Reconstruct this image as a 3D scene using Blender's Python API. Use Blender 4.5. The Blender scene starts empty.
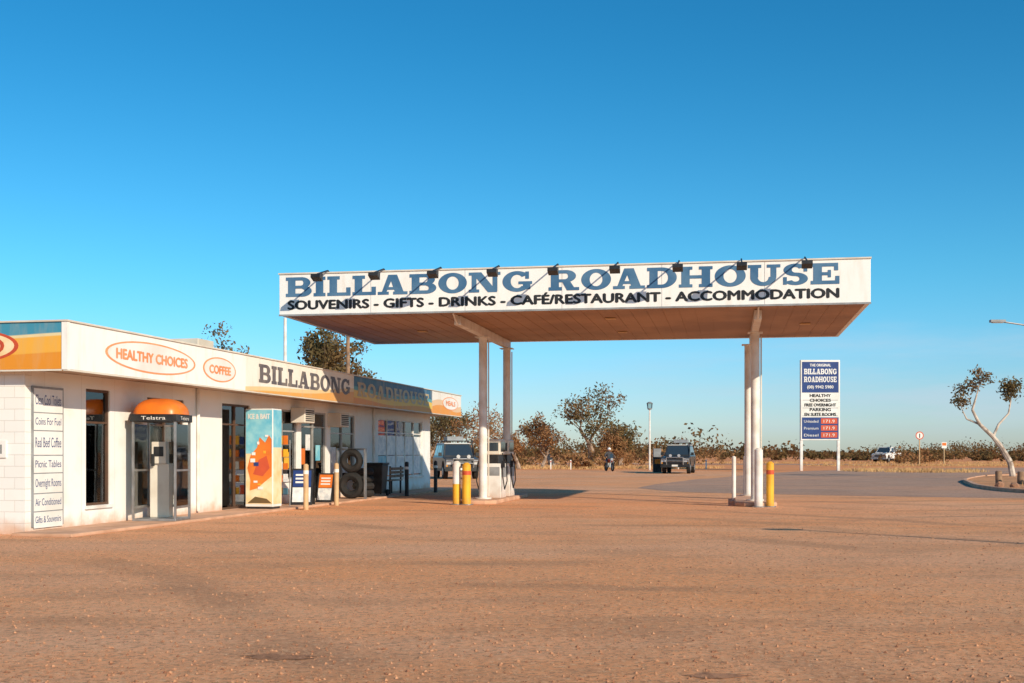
import bpy, math, random
import numpy as np
from mathutils import Vector, Matrix, Quaternion
R = random.Random(11)
scene = bpy.context.scene
COL = scene.collection

# ------------------------------------------------------------------ nodes
class NT:
    def __init__(s, tree):
        s.t = tree; s.n = tree.nodes; s.l = tree.links
    def new(s, typ, **kw):
        n = s.n.new(typ)
        for k, v in kw.items(): setattr(n, k, v)
        return n
    def put(s, sock, val):
        if hasattr(val, 'is_output'): s.l.new(val, sock)
        else: sock.default_value = val
    def m(s, op, a, b=0.0, c=None, clamp=False):
        n = s.new('ShaderNodeMath', operation=op, use_clamp=clamp)
        s.put(n.inputs[0], a); s.put(n.inputs[1], b)
        if c is not None: s.put(n.inputs[2], c)
        return n.outputs[0]
    def mix(s, f, a, b, mode='MIX'):
        n = s.new('ShaderNodeMix', data_type='RGBA', blend_type=mode)
        s.put(n.inputs[0], f)
        s.put(n.inputs[6], a if hasattr(a, 'is_output') else (*a[:3], 1))
        s.put(n.inputs[7], b if hasattr(b, 'is_output') else (*b[:3], 1))
        return n.outputs[2]
    def coords(s, kind='Object'):
        return s.new('ShaderNodeTexCoord').outputs[kind]
    def mapping(s, vec, scale=(1, 1, 1), loc=(0, 0, 0)):
        n = s.new('ShaderNodeMapping'); s.l.new(vec, n.inputs[0])
        n.inputs['Scale'].default_value = scale; n.inputs['Location'].default_value = loc
        return n.outputs[0]
    def noise(s, vec, scale, detail=4, rough=.55):
        n = s.new('ShaderNodeTexNoise'); s.l.new(vec, n.inputs['Vector'])
        n.inputs['Scale'].default_value = scale; n.inputs['Detail'].default_value = detail
        n.inputs['Roughness'].default_value = rough
        return n.outputs['Fac']
    def ss(s, val, lo, hi, a=0.0, b=1.0):
        n = s.new('ShaderNodeMapRange', interpolation_type='SMOOTHSTEP')
        s.put(n.inputs[0], val)
        n.inputs[1].default_value = lo; n.inputs[2].default_value = hi
        n.inputs[3].default_value = a; n.inputs[4].default_value = b
        return n.outputs[0]
    def bump(s, h, strength=.3, dist=.02):
        n = s.new('ShaderNodeBump'); s.l.new(h, n.inputs['Height'])
        n.inputs['Strength'].default_value = strength; n.inputs['Distance'].default_value = dist
        return n.outputs[0]

def base_mat(name):
    m = bpy.data.materials.new(name); m.use_nodes = True
    nt = NT(m.node_tree); b = m.node_tree.nodes['Principled BSDF']
    return m, nt, b

def pm(name, c1, c2=None, scale=3.0, rough=.6, bump=0.0, bdist=.01, bscale=None, metal=0.0, dust=0.0, dusth=.5, spec=.4):
    m, nt, b = base_mat(name)
    if c2 is None: c2 = tuple(x * .8 for x in c1)
    co = nt.coords()
    f = nt.ss(nt.noise(co, scale, 5), .35, .68)
    col = nt.mix(f, c1, c2)
    if dust > 0:
        z = nt.new('ShaderNodeSeparateXYZ'); nt.l.new(co, z.inputs[0])
        zz = nt.m('ADD', z.outputs[2], nt.m('MULTIPLY', nt.noise(co, 2.5, 4), .5))
        d = nt.ss(zz, .15, .25 + dusth, dust, 0)
        col = nt.mix(d, col, (.5, .23, .11))
    nt.l.new(col, b.inputs['Base Color'])
    b.inputs['Roughness'].default_value = rough
    b.inputs['Metallic'].default_value = metal
    b.inputs['Specular IOR Level'].default_value = spec
    if bump > 0:
        nt.l.new(nt.bump(nt.noise(co, bscale or scale * 6, 4), bump, bdist), b.inputs['Normal'])
    return m

# ------------------------------------------------------------------ mesh builder
class MB:
    def __init__(s): s.v = []; s.f = []; s.m = []; s.mats = []
    def add(s, vs, fs, mat):
        if mat not in s.mats: s.mats.append(mat)
        k = s.mats.index(mat); o = len(s.v)
        s.v += [tuple(v) for v in vs]
        for f in fs: s.f.append([o + i for i in f]); s.m.append(k)
        return s
    def box(s, x0, x1, y0, y1, z0, z1, mat):
        v = [(x0, y0, z0), (x1, y0, z0), (x1, y1, z0), (x0, y1, z0), (x0, y0, z1), (x1, y0, z1), (x1, y1, z1), (x0, y1, z1)]
        return s.add(v, [(0, 3, 2, 1), (4, 5, 6, 7), (0, 1, 5, 4), (1, 2, 6, 5), (2, 3, 7, 6), (3, 0, 4, 7)], mat)
    def cyl(s, p0, p1, r0, r1=None, n=12, mat=None, caps=True):
        if r1 is None: r1 = r0
        p0 = Vector(p0); p1 = Vector(p1); d = (p1 - p0).normalized()
        a = d.orthogonal().normalized(); b = d.cross(a)
        vs = []
        for p, r in ((p0, r0), (p1, r1)):
            for i in range(n):
                t = 2 * math.pi * i / n
                vs.append(p + (a * math.cos(t) + b * math.sin(t)) * r)
        fs = [(i, (i + 1) % n, n + (i + 1) % n, n + i) for i in range(n)]
        if caps: fs += [tuple(reversed(range(n))), tuple(range(n, 2 * n))]
        return s.add(vs, fs, mat)
    def tube(s, pts, r, n=8, mat=None):
        for i in range(len(pts) - 1): s.cyl(pts[i], pts[i + 1], r, r, n, mat)
        return s
    def prism(s, poly, x0, x1, mat, axis='x'):
        n = len(poly)
        if axis == 'x': vs = [(x0, p[0], p[1]) for p in poly] + [(x1, p[0], p[1]) for p in poly]
        elif axis == 'y': vs = [(p[0], x0, p[1]) for p in poly] + [(p[0], x1, p[1]) for p in poly]
        else: vs = [(p[0], p[1], x0) for p in poly] + [(p[0], p[1], x1) for p in poly]
        fs = [tuple(range(n)), tuple(reversed(range(n, 2 * n)))]
        fs += [(i, n + i, n + (i + 1) % n, (i + 1) % n) for i in range(n)]
        return s.add(vs, fs, mat)
    def ellipse(s, c, rx, rz, facing, t, mat, n=40):
        poly = [(rx * math.cos(2 * math.pi * i / n), rz * math.sin(2 * math.pi * i / n)) for i in range(n)]
        if facing == '-y': return s.prism([(c[0] + p[0], c[2] + p[1]) for p in poly], c[1] - t, c[1], mat, 'y')
        return s.prism([(c[1] + p[0], c[2] + p[1]) for p in poly], c[0], c[0] + t, mat, 'x')
    def torus(s, c, rr, r2, axis, mat, n=28, ma=8, squash=1.2):
        vs = []; fs = []
        for i in range(n):
            for j in range(ma):
                a = 2 * math.pi * i / n; b_ = 2 * math.pi * j / ma; q_ = rr + r2 * math.cos(b_); w = r2 * squash * math.sin(b_)
                if axis == 'y': vs.append((c[0] + q_ * math.cos(a), c[1] + w, c[2] + q_ * math.sin(a)))
                elif axis == 'x': vs.append((c[0] + w, c[1] + q_ * math.cos(a), c[2] + q_ * math.sin(a)))
                else: vs.append((c[0] + q_ * math.cos(a), c[1] + q_ * math.sin(a), c[2] + w))
        for i in range(n):
            for j in range(ma): fs.append((i * ma + j, ((i + 1) % n) * ma + j, ((i + 1) % n) * ma + (j + 1) % ma, i * ma + (j + 1) % ma))
        return s.add(vs, fs, mat)
    def build(s, name, parent=None, bevel=0, smooth=False, loc=None, rot=None, segs=2):
        me = bpy.data.meshes.new(name)
        me.from_pydata(s.v, [], s.f)
        for m in s.mats: me.materials.append(m)
        me.polygons.foreach_set('material_index', s.m)
        me.update()
        import bmesh
        bm = bmesh.new(); bm.from_mesh(me); bmesh.ops.recalc_face_normals(bm, faces=bm.faces); bm.to_mesh(me); bm.free()
        if smooth:
            me.polygons.foreach_set('use_smooth', [True] * len(me.polygons))
            me.set_sharp_from_angle(angle=math.radians(35))
        o = bpy.data.objects.new(name, me); COL.objects.link(o)
        if parent: o.parent = parent
        if loc: o.location = loc
        if rot: o.rotation_euler = rot
        if bevel > 0:
            b = o.modifiers.new('bevel', 'BEVEL'); b.width = bevel; b.segments = segs
            b.limit_method = 'ANGLE'; b.angle_limit = math.radians(40)
        return o

def empty(name, loc=(0, 0, 0), yaw=0, scale=1.0):
    o = bpy.data.objects.new(name, None); COL.objects.link(o)
    o.empty_display_size = .3
    o.location = loc; o.rotation_euler = (0, 0, yaw); o.scale = (scale,) * 3
    return o

_caph = {}
def raw_text(body, offset):
    c = bpy.data.curves.new('t', 'FONT'); c.body = body; c.size = 1; c.offset = offset; c.resolution_u = 3
    c.extrude = 0
    o = bpy.data.objects.new('t', c); COL.objects.link(o)
    bpy.context.view_layer.update()
    dg = bpy.context.evaluated_depsgraph_get()
    me = bpy.data.meshes.new_from_object(o.evaluated_get(dg))
    bpy.data.objects.remove(o); bpy.data.curves.remove(c)
    return me
def text(name, body, parent, pos, width, height, facing, mat, offset=.0, bold=0.0):
    """pos = lower-left corner (baseline) in the parent's frame"""
    if offset not in _caph:
        mh = raw_text('H', offset); zs = [v.co.y for v in mh.vertices]; _caph[offset] = (min(zs), max(zs))
    lo, hi = _caph[offset]
    me = raw_text(body, offset)
    xs = [v.co.x for v in me.vertices]; x0, x1 = min(xs), max(xs)
    sx = width / (x1 - x0); sy = height / (hi - lo)
    base = [((v.co.x - x0) * sx, (v.co.y - lo) * sy) for v in me.vertices]; faces = [tuple(p.vertices) for p in me.polygons]
    bpy.data.meshes.remove(me)
    sh = [(0, 0)] if bold == 0 else [(-bold, 0), (bold, 0), (0, bold * .6), (0, -bold * .6), (-bold * .5, 0), (bold * .5, 0)]
    vs = []; fs = []
    for k, (dx, dz) in enumerate(sh):
        o = len(vs); dd = .0007 * k
        for a, b in base:
            if facing == '-y': vs.append((pos[0] + a + dx, pos[1] - dd, pos[2] + b + dz))
            else: vs.append((pos[0] + dd, pos[1] + a + dx, pos[2] + b + dz))
        fs += [tuple(o + i for i in f) for f in faces]
    me = bpy.data.meshes.new(name); me.from_pydata(vs, [], fs)
    me.materials.append(mat)
    o = bpy.data.objects.new(name, me); COL.objects.link(o); o.parent = parent
    return o

# slab-serif sign writer's alphabet
T_ = .17
def _r(x0, x1, z0, z1): return [[(x0, z0), (x1, z0), (x1, z1), (x0, z1)]]
def _arc(cx, cz, rxo, rzo, rxi, rzi, a0, a1, n=20):
    o = []
    for i in range(n):
        t0 = math.radians(a0 + (a1 - a0) * i / n); t1 = math.radians(a0 + (a1 - a0) * (i + 1) / n)
        o.append([(cx + rxi * math.cos(t0), cz + rzi * math.sin(t0)), (cx + rxo * math.cos(t0), cz + rzo * math.sin(t0)),
                  (cx + rxo * math.cos(t1), cz + rzo * math.sin(t1)), (cx + rxi * math.cos(t1), cz + rzi * math.sin(t1))])
    return o
ST = _r(.08, .36, 0, 1)
SLAB = {
 'B': (.97, [ST, _r(0, .6, 1 - T_, 1), _r(0, .62, 0, T_), _r(.36, .6, .42, .57), _arc(.58, .71, .34, .29, .08, .13, -90, 90), _arc(.6, .285, .37, .285, .1, .12, -90, 90)]),
 'I': (.44, [ST, _r(0, .44, 1 - T_, 1), _r(0, .44, 0, T_)]),
 'L': (.86, [ST, _r(0, .46, 1 - T_, 1), _r(0, .86, 0, T_), _r(.7, .86, T_, .42)]),
 'A': (1.08, [[[(.12, .05), (.29, .05), (.58, 1), (.38, 1)]], [[(.64, .05), (.96, .05), (.7, 1), (.40, 1)]], _r(.27, .75, .24, .38), _r(0, .4, 0, .15), _r(.56, 1.08, 0, .15)]),
 'O': (1.02, [_arc(.51, .5, .51, .515, .22, .33, 0, 360, 40)]),
 'N': (1.12, [_r(.1, .27, .05, .95), _r(.84, 1.01, .05, .95), [[(.1, 1), (.44, 1), (1.01, 0), (.68, 0)]], _r(0, .32, 1 - .15, 1), _r(0, .37, 0, .15), _r(.73, 1.12, .85, 1)]),
 'G': (1.04, [_arc(.51, .5, .51, .515, .22, .33, 40, 318, 34), _r(.72, .98, .1, .45), _r(.56, 1.04, .36, .5), _r(.8, .93, .62, .98)]),
 'R': (1.06, [ST, _r(0, .6, 1 - T_, 1), _r(0, .46, 0, T_), _r(.36, .6, .4, .55), _arc(.6, .7, .35, .3, .08, .13, -90, 90), [[(.46, .46), (.74, .46), (.95, .0), (.64, 0)]], _r(.64, 1.06, 0, .15)]),
 'D': (1.0, [ST, _r(0, .5, 1 - T_, 1), _r(0, .5, 0, T_), _arc(.49, .5, .51, .5, .22, .33, -90, 90)]),
 'H': (1.12, [ST, _r(.76, 1.04, 0, 1), _r(.36, .76, .42, .58)] + [_r(a, b, c, d) for a, b in ((0, .45), (.67, 1.12)) for c, d in ((0, .15), (.85, 1))]),
 'U': (1.06, [_r(.08, .34, .4, 1), _r(.74, .93, .4, 1), _r(0, .44, .85, 1), _r(.62, 1.06, .85, 1), _arc(.505, .41, .425, .425, .18, .24, 180, 360)]),
 'S': (.84, [_arc(.42, .715, .39, .3, .12, .13, 25, 270), _arc(.42, .285, .4, .3, .13, .13, 90, -155), _r(.68, .8, .62, .98), _r(.02, .14, .02, .38)]),
 'E': (.92, [ST, _r(0, .88, 1 - T_, 1), _r(0, .92, 0, T_), _r(.36, .64, .42, .57), _r(.75, .88, .64, 1 - T_), _r(.79, .92, T_, .38), _r(.55, .65, .32, .67)]),
}
def slab_text(name, body, parent, pos, width, height, facing, mat, gap=.07):
    x = 0; P = []
    for ch in body:
        if ch == ' ': x += .5; continue
        w, groups = SLAB[ch]
        for gi, gsh in enumerate(groups):
            for poly in gsh: P.append(([(x + a, b) for a, b in poly], gi))
        x += w + gap
    k = width / (x - gap); vs = []; fs = []
    for poly, gi in P:
        o = len(vs); dd = gi * .0006
        for a, b in poly:
            if facing == '-y': vs.append((pos[0] + a * k, pos[1] - dd, pos[2] + b * height))
            else: vs.append((pos[0] + dd, pos[1] + a * k, pos[2] + b * height))
        fs.append(tuple(range(o, o + len(poly))))
    me = bpy.data.meshes.new(name); me.from_pydata(vs, [], fs); me.materials.append(mat)
    o = bpy.data.objects.new(name, me); COL.objects.link(o); o.parent = parent
    return o

# ------------------------------------------------------------------ materials
M = {}
M['white'] = pm('white_paint', (.82, .8, .76), (.7, .67, .61), .9, .5, .05, .004)
M['whitew'] = pm('white_post_paint', (.8, .78, .74), (.64, .57, .5), 2.0, .5, dust=.5, dusth=.3)
M['cream'] = pm('cream_metal', (.72, .66, .56), (.6, .52, .42), 1.5, .5)
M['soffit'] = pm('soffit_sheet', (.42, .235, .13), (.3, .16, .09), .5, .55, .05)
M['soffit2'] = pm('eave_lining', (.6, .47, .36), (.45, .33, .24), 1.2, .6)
M['blue'] = pm('blue_lettering', (.045, .13, .25), (.09, .19, .31), 1.6, .45)
M['navy'] = pm('navy_panel', (.015, .04, .17), (.02, .055, .2), 1, .4)
M['black'] = pm('black_paint', (.012, .012, .014), (.03, .03, .03), 4, .45)
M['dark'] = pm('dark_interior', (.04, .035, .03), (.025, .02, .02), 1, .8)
M['greyt'] = pm('faded_grey_lettering', (.1, .09, .1), (.2, .17, .15), 2.5, .5)
M['red'] = pm('red_paint', (.6, .09, .03), (.5, .07, .03), 2, .45)
M['orange'] = pm('orange_plastic', (.8, .2, .02), (.62, .14, .02), 2, .35)
M['yellow'] = pm('yellow_paint', (.85, .45, .03), (.7, .33, .03), 3, .5, dust=.4, dusth=.3)
M['metal'] = pm('galvanised_steel', (.4, .4, .4), (.28, .27, .26), 4, .4, metal=.7)
M['grey'] = pm('grey_plastic', (.3, .31, .32), (.22, .22, .22), 3, .5)
M['frame'] = pm('brown_window_frame', (.12, .06, .035), (.09, .05, .03), 5, .5)
M['alum'] = pm('aluminium_frame', (.45, .44, .42), (.35, .33, .3), 4, .4, metal=.3)
M['concrete'] = pm('concrete', (.66, .39, .25), (.5, .28, .17), 2, .85, .3, .01, 30)
M['rubber'] = pm('tyre_rubber', (.014, .014, .014), (.025, .02, .018), 6, .85)
M['wood'] = pm('weathered_timber', (.33, .2, .12), (.2, .12, .075), 5, .85, .4, .01, 25)
M['tan'] = pm('tan_post', (.62, .42, .22), (.5, .32, .17), 4, .6)
M['curtain'] = pm('curtain_cloth', (.7, .56, .42), (.55, .42, .3), 4, .9)
M['poster'] = pm('poster_print', (.84, .82, .78), (.55, .58, .6), 5.0, .5)
M['tile'] = pm('floor_tile', (.3, .24, .2), (.25, .2, .16), 2, .6)
M['tealp'] = pm('teal_print', (.12, .45, .6), (.3, .6, .66), 3, .45)
M['sand'] = pm('sand_print', (.85, .7, .45), (.8, .55, .25), 3, .45)
M['amber'] = pm('indicator_lens', (.8, .3, .02), None, 3, .2)
M['lens'] = pm('headlamp_lens', (.75, .77, .8), (.6, .62, .66), 6, .1, metal=.5)
M['bonnet_black'] = pm('dark_car_paint', (.025, .03, .035), (.05, .045, .04), 2, .25, dust=.3, dusth=1.0)
M['car_grey'] = pm('grey_car_paint', (.05, .055, .06), (.09, .08, .07), 2, .3, dust=.4, dusth=1.0)
M['car_white'] = pm('white_car_paint', (.75, .75, .73), (.66, .62, .57), 1.5, .25, dust=.5, dusth=.6)
M['skin'] = pm('skin', (.5, .28, .18), (.45, .24, .15), 6, .5)
M['cloth'] = pm('jacket_cloth', (.05, .055, .07), (.08, .07, .07), 8, .85)
M['rock'] = pm('red_rock', (.45, .22, .12), (.25, .13, .08), 4, .9, .5, .02)

# glass
def glass_mat(name, tint, f0=.12):
    m = bpy.data.materials.new(name); m.use_nodes = True; t = m.node_tree; t.nodes.clear(); nt = NT(t)
    out = nt.new('ShaderNodeOutputMaterial'); mix = nt.new('ShaderNodeMixShader')
    tr = nt.new('ShaderNodeBsdfTransparent'); gl = nt.new('ShaderNodeBsdfGlossy')
    tr.inputs[0].default_value = (*tint, 1); gl.inputs[0].default_value = (.9, .92, .95, 1); gl.inputs['Roughness'].default_value = .03
    fr = nt.new('ShaderNodeFresnel'); fr.inputs[0].default_value = 1.5
    co = nt.coords(); nt.l.new(nt.bump(nt.noise(co, .8, 2), .08, .05), gl.inputs['Normal'])
    nt.l.new(nt.m('ADD', fr.outputs[0], f0, clamp=True), mix.inputs[0])
    nt.l.new(tr.outputs[0], mix.inputs[1]); nt.l.new(gl.outputs[0], mix.inputs[2]); nt.l.new(mix.outputs[0], out.inputs[0])
    return m
M['glass'] = glass_mat('window_glass', (.68, .68, .65), .08)
M['clear'] = glass_mat('booth_glass', (.8, .82, .8), .05)
m, nt, b = base_mat('car_glass'); b.inputs['Base Color'].default_value = (.03, .045, .06, 1); b.inputs['Roughness'].default_value = .04
b.inputs['Specular IOR Level'].default_value = .9
M['carglass'] = m

# painted brick / rendered wall
def wall_mat(name, brick=True):
    m, nt, b = base_mat(name); co = nt.coords()
    sp = nt.new('ShaderNodeSeparateXYZ'); nt.l.new(co, sp.inputs[0])
    cb = nt.new('ShaderNodeCombineXYZ'); nt.l.new(nt.m('ADD', sp.outputs[0], sp.outputs[1]), cb.inputs[0]); nt.l.new(sp.outputs[2], cb.inputs[1])
    br = nt.new('ShaderNodeTexBrick'); nt.l.new(cb.outputs[0], br.inputs['Vector'])
    br.inputs['Scale'].default_value = 1; br.inputs['Brick Width'].default_value = .4 if brick else 1.2; br.inputs['Row Height'].default_value = .2 if brick else 3.2
    br.inputs['Mortar Size'].default_value = .006; br.inputs['Mortar Smooth'].default_value = .4
    br.inputs['Color1'].default_value = (.84, .83, .79, 1); br.inputs['Color2'].default_value = (.8, .78, .74, 1); br.inputs['Mortar'].default_value = (.68, .64, .58, 1)
    col = nt.mix(nt.ss(nt.noise(co, 1.3, 6), .5, .78, 0, .35), br.outputs['Color'], (.64, .53, .4))
    zz = nt.m('ADD', sp.outputs[2], nt.m('MULTIPLY', nt.noise(co, 3, 6), .5))
    col = nt.mix(nt.ss(zz, .2, .6, .8, 0), col, (.6, .3, .14))
    nt.l.new(col, b.inputs['Base Color']); b.inputs['Roughness'].default_value = .7
    h = nt.m('SUBTRACT', nt.m('MULTIPLY', nt.noise(co, 40, 4), .3), br.outputs['Fac'])
    nt.l.new(nt.bump(h, .6, .006), b.inputs['Normal'])
    return m
M['brick'] = wall_mat('painted_block_wall', True)
M['render'] = wall_mat('painted_render_wall', False)

def band_mat(name, layers, amp, freq, y0=0, slope=0.0, dirty=.4):
    """layers: [(z, colour)] from the top down, boundaries wave along the board"""
    m, nt, b = base_mat(name); co = nt.coords()
    sp = nt.new('ShaderNodeSeparateXYZ'); nt.l.new(co, sp.inputs[0])
    u = nt.m('ADD', sp.outputs[0], sp.outputs[1])
    w = nt.m('MULTIPLY', nt.m('SINE', nt.m('MULTIPLY', u, freq)), amp)
    zz = nt.m('SUBTRACT', nt.m('SUBTRACT', sp.outputs[2], w), nt.m('MULTIPLY', nt.m('SUBTRACT', sp.outputs[1], y0), slope))
    col = None
    for z, c in layers:
        if col is None: col = nt.mix(0.0, c, c)
        else: col = nt.mix(nt.ss(zz, z - .012, z + .012, 1, 0), col, c)
    col = nt.mix(nt.ss(nt.noise(nt.mapping(co, (3, 3, .6)), 1.6, 6), .45, .8, 0, dirty), col, (.55, .42, .28))
    nt.l.new(col, b.inputs['Base Color']); b.inputs['Roughness'].default_value = .5
    return m
M['fascia_end'] = band_mat('fascia_end_print', [(9, (.05, .26, .38)), (3.47, (.75, .62, .35)), (3.42, (.8, .4, .05)), (3.14, (.72, .27, .02))], .04, 1.1)
M['fascia_white'] = band_mat('fascia_white_print', [(9, (.86, .84, .8))], 0, 1, dirty=.3)
M['fascia_b'] = band_mat('fascia_cream_print', [(9, (.82, .77, .68)), (2.96, (.75, .55, .28)), (2.86, (.72, .36, .08))], .03, .9, 7.5, .045)
M['fascia_c'] = band_mat('fascia_sunset_print', [(9, (.03, .12, .22)), (3.33, (.1, .32, .36)), (3.22, (.75, .5, .08)), (3.0, (.7, .28, .03))], .05, .9)
M['fascia_d'] = band_mat('fascia_far_print', [(9, (.8, .76, .7)), (3.3, (.75, .5, .3)), (3.1, (.75, .3, .05))], .1, 1.3)

# ------------------------------------------------------------------ ground
def forecourt_mat(name, dirt, bitumen, lo, hi, stretch=(1, 1, 1), big=.12, worn=.5, tracks=False):
    m, nt, b = base_mat(name); co = nt.coords()
    f = nt.ss(nt.noise(nt.mapping(co, stretch), big, 7, .62), lo, hi)
    col = nt.mix(f, bitumen, dirt)
    f2 = nt.ss(nt.noise(nt.mapping(co, (.5, 1, 1)), .8, 7, .72), .46, .64)
    col = nt.mix(nt.m('MULTIPLY', f2, worn), col, tuple(c * .6 for c in bitumen))
    f3 = nt.ss(nt.noise(nt.mapping(co, (.45, 1, 1), (31, 7, 0)), .35, 6, .65), .5, .66)
    col = nt.mix(nt.m('MULTIPLY', f3, .4), col, tuple(min(.95, c * 1.1 + .02) for c in bitumen))
    if tracks:   # sweeping wheel marks through the pumps
        sp = nt.new('ShaderNodeSeparateXYZ'); nt.l.new(co, sp.inputs[0])
        for (ox, oy, frq, off) in ((4.0, 75.0, 2.3, 0.0), (-38.0, -6.0, 1.9, 5.0)):
            dx = nt.m('SUBTRACT', sp.outputs[0], ox); dy = nt.m('SUBTRACT', sp.outputs[1], oy)
            rr = nt.m('SQRT', nt.m('ADD', nt.m('MULTIPLY', dx, dx), nt.m('MULTIPLY', dy, dy)))
            rr = nt.m('ADD', rr, nt.m('MULTIPLY', nt.noise(co, .15, 3), 2.5))
            line = nt.ss(nt.m('SINE', nt.m('MULTIPLY', rr, frq)), .6, 1.0)
            line = nt.m('MULTIPLY', line, nt.ss(nt.noise(nt.mapping(co, (1, 1, 1), (off, 0, 0)), .12, 5), .47, .6, 0, .55))
            col = nt.mix(line, col, tuple(c * .5 for c in bitumen))
    sp_ = nt.noise(co, 13, 8, .9)
    col = nt.mix(nt.ss(sp_, .5, .57, 0, .72), col, tuple(c * .36 for c in bitumen))
    col = nt.mix(nt.ss(nt.noise(nt.mapping(co, (1, 1, 1), (7, 3, 1)), 16, 7, .9), .53, .6, 0, .75), col, tuple(min(.97, c * 1.25 + .06) for c in bitumen))
    nt.l.new(col, b.inputs['Base Color']); b.inputs['Roughness'].default_value = .95; b.inputs['Specular IOR Level'].default_value = .08
    h = nt.m('ADD', nt.m('MULTIPLY', sp_, 1.3), nt.m('MULTIPLY', nt.noise(co, 2.2, 4), 2.2))
    nt.l.new(nt.bump(h, .7, .025), b.inputs['Normal'])
    return m
M['dirt'] = forecourt_mat('red_dirt', (.92, .36, .135), (.84, .34, .15), .4, .6)
M['forecourt'] = forecourt_mat('dusty_bitumen', (.95, .4, .17), (.9, .455, .25), .38, .6, (.5, 1, 1), tracks=True)
M['road'] = forecourt_mat('road_bitumen', (.66, .36, .225), (.5, .32, .23), .4, .62, (.3, 1, 1))
M['patch'] = forecourt_mat('bitumen_patch', (.62, .29, .15), (.55, .27, .15), .4, .65)
M['bedsoil'] = forecourt_mat('garden_soil', (.8, .37, .17), (.65, .33, .16), .4, .6)

g = MB(); g.add([(-3000, -300, 0), (3000, -300, 0), (3000, 4000, 0), (-3000, 4000, 0)], [(0, 1, 2, 3)], M['dirt']); g.build('ground')
def sheet(name, pts, z, mat):
    q = MB(); q.add([(p[0], p[1], z) for p in pts], [tuple(range(len(pts)))], mat); return q.build(name)
def smooth_poly(pts, k=3):
    for _ in range(k):
        o = []
        for i in range(len(pts)):
            a = pts[i]; c = pts[(i + 1) % len(pts)]
            o += [(a[0] * .75 + c[0] * .25, a[1] * .75 + c[1] * .25), (a[0] * .25 + c[0] * .75, a[1] * .25 + c[1] * .75)]
        pts = o
    return pts
def ragged(pts, amp, seed):
    r = random.Random(seed); return [(p[0] + r.uniform(-amp, amp), p[1] + r.uniform(-amp, amp)) for p in pts]
sheet('forecourt_pavement', smooth_poly([(-70, -60), (80, -60), (80, 34), (60, 46), (19, 60), (22, 82), (8, 96), (-30, 98), (-50, 80), (-60, 20)], 3), .004, M['forecourt'])
sheet('driveway', smooth_poly(ragged(smooth_poly([(4, 44), (14, 38), (30, 31), (70, 16), (75, 24), (36, 40), (26, 50), (23, 62), (34, 84), (60, 104), (70, 118), (40, 110), (22, 92), (14, 74), (7, 56)], 3), .25, 3), 1), .008, M['road'])
def strip(name, pts, w, z, mat):
    q = MB(); L = []; Rr = []
    for i, p in enumerate(pts):
        a = Vector(pts[max(0, i - 1)]); c = Vector(pts[min(len(pts) - 1, i + 1)]); d = (c - a).normalized(); n = Vector((-d.y, d.x))
        L.append((p[0] + n.x * w / 2, p[1] + n.y * w / 2, z)); Rr.append((p[0] - n.x * w / 2, p[1] - n.y * w / 2, z))
    k = len(pts); q.add(L + Rr, [(i, i + 1, k + i + 1, k + i) for i in range(k - 1)], mat); return q.build(name)
strip('highway', [(-300, 215), (-60, 165), (20, 145), (60, 132), (110, 112), (200, 70), (320, 10)], 10, .012, M['road'])
strip('highway_centre_line', [(20, 145), (60, 132), (110, 112), (200, 70), (320, 10)], .25, .016, M['white'])
def blob(cx, cy, rx, ry, seed, n=26):
    r = random.Random(seed)
    return smooth_poly([(cx + rx * math.cos(2 * math.pi * i / n) * (1 + r.uniform(-.45, .45)), cy + ry * math.sin(2 * math.pi * i / n) * (1 + r.uniform(-.45, .45))) for i in range(n)], 1)
sheet('bitumen_patch', blob(-1.66, 8.45, .26, .11, 1), .008, M['patch'])
sheet('bitumen_patch', blob(1.3, 7.75, .2, .08, 2), .008, M['patch'])
def gravel():
    rs = np.random.RandomState(3); N = 22000
    Y = 6.0 + 26 * rs.rand(N) ** 1.6; X = (rs.rand(N) - .5) * Y * 1.05
    S = (.005 + .014 * rs.rand(N) ** 4)
    base = np.array([(1, 0, 0), (0, 1, 0), (-1, 0, 0), (0, -1, 0), (0, 0, .8), (0, 0, -.5)])
    fb = np.array([(0, 1, 4), (1, 2, 4), (2, 3, 4), (3, 0, 4), (1, 0, 5), (2, 1, 5), (3, 2, 5), (0, 3, 5)])
    a = rs.rand(N) * 6.28; ca, sa = np.cos(a), np.sin(a)
    v = np.repeat(base[None], N, 0) * (1 + .5 * (rs.rand(N, 6, 1) - .5)) * S[:, None, None]
    x = v[..., 0] * ca[:, None] - v[..., 1] * sa[:, None]; y = v[..., 0] * sa[:, None] + v[..., 1] * ca[:, None]
    v = np.stack([x + X[:, None], y + Y[:, None], v[..., 2] + .006], -1).reshape(-1, 3)
    f = (fb[None] + 6 * np.arange(N)[:, None, None]).reshape(-1, 3)
    me = bpy.data.meshes.new('gravel'); me.from_pydata(v.tolist(), [], f.tolist()); 
    m, nt, b = base_mat('gravel_stone'); gi = nt.new('ShaderNodeNewGeometry')
    nt.l.new(nt.mix(gi.outputs['Random Per Island'], (.28, .12, .065), (.6, .3, .16)), b.inputs['Base Color']); b.inputs['Roughness'].default_value = .95
    b.inputs['Specular IOR Level'].default_value = .1
    me.materials.append(m); o = bpy.data.objects.new('gravel', me); COL.objects.link(o)
gravel()

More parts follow.
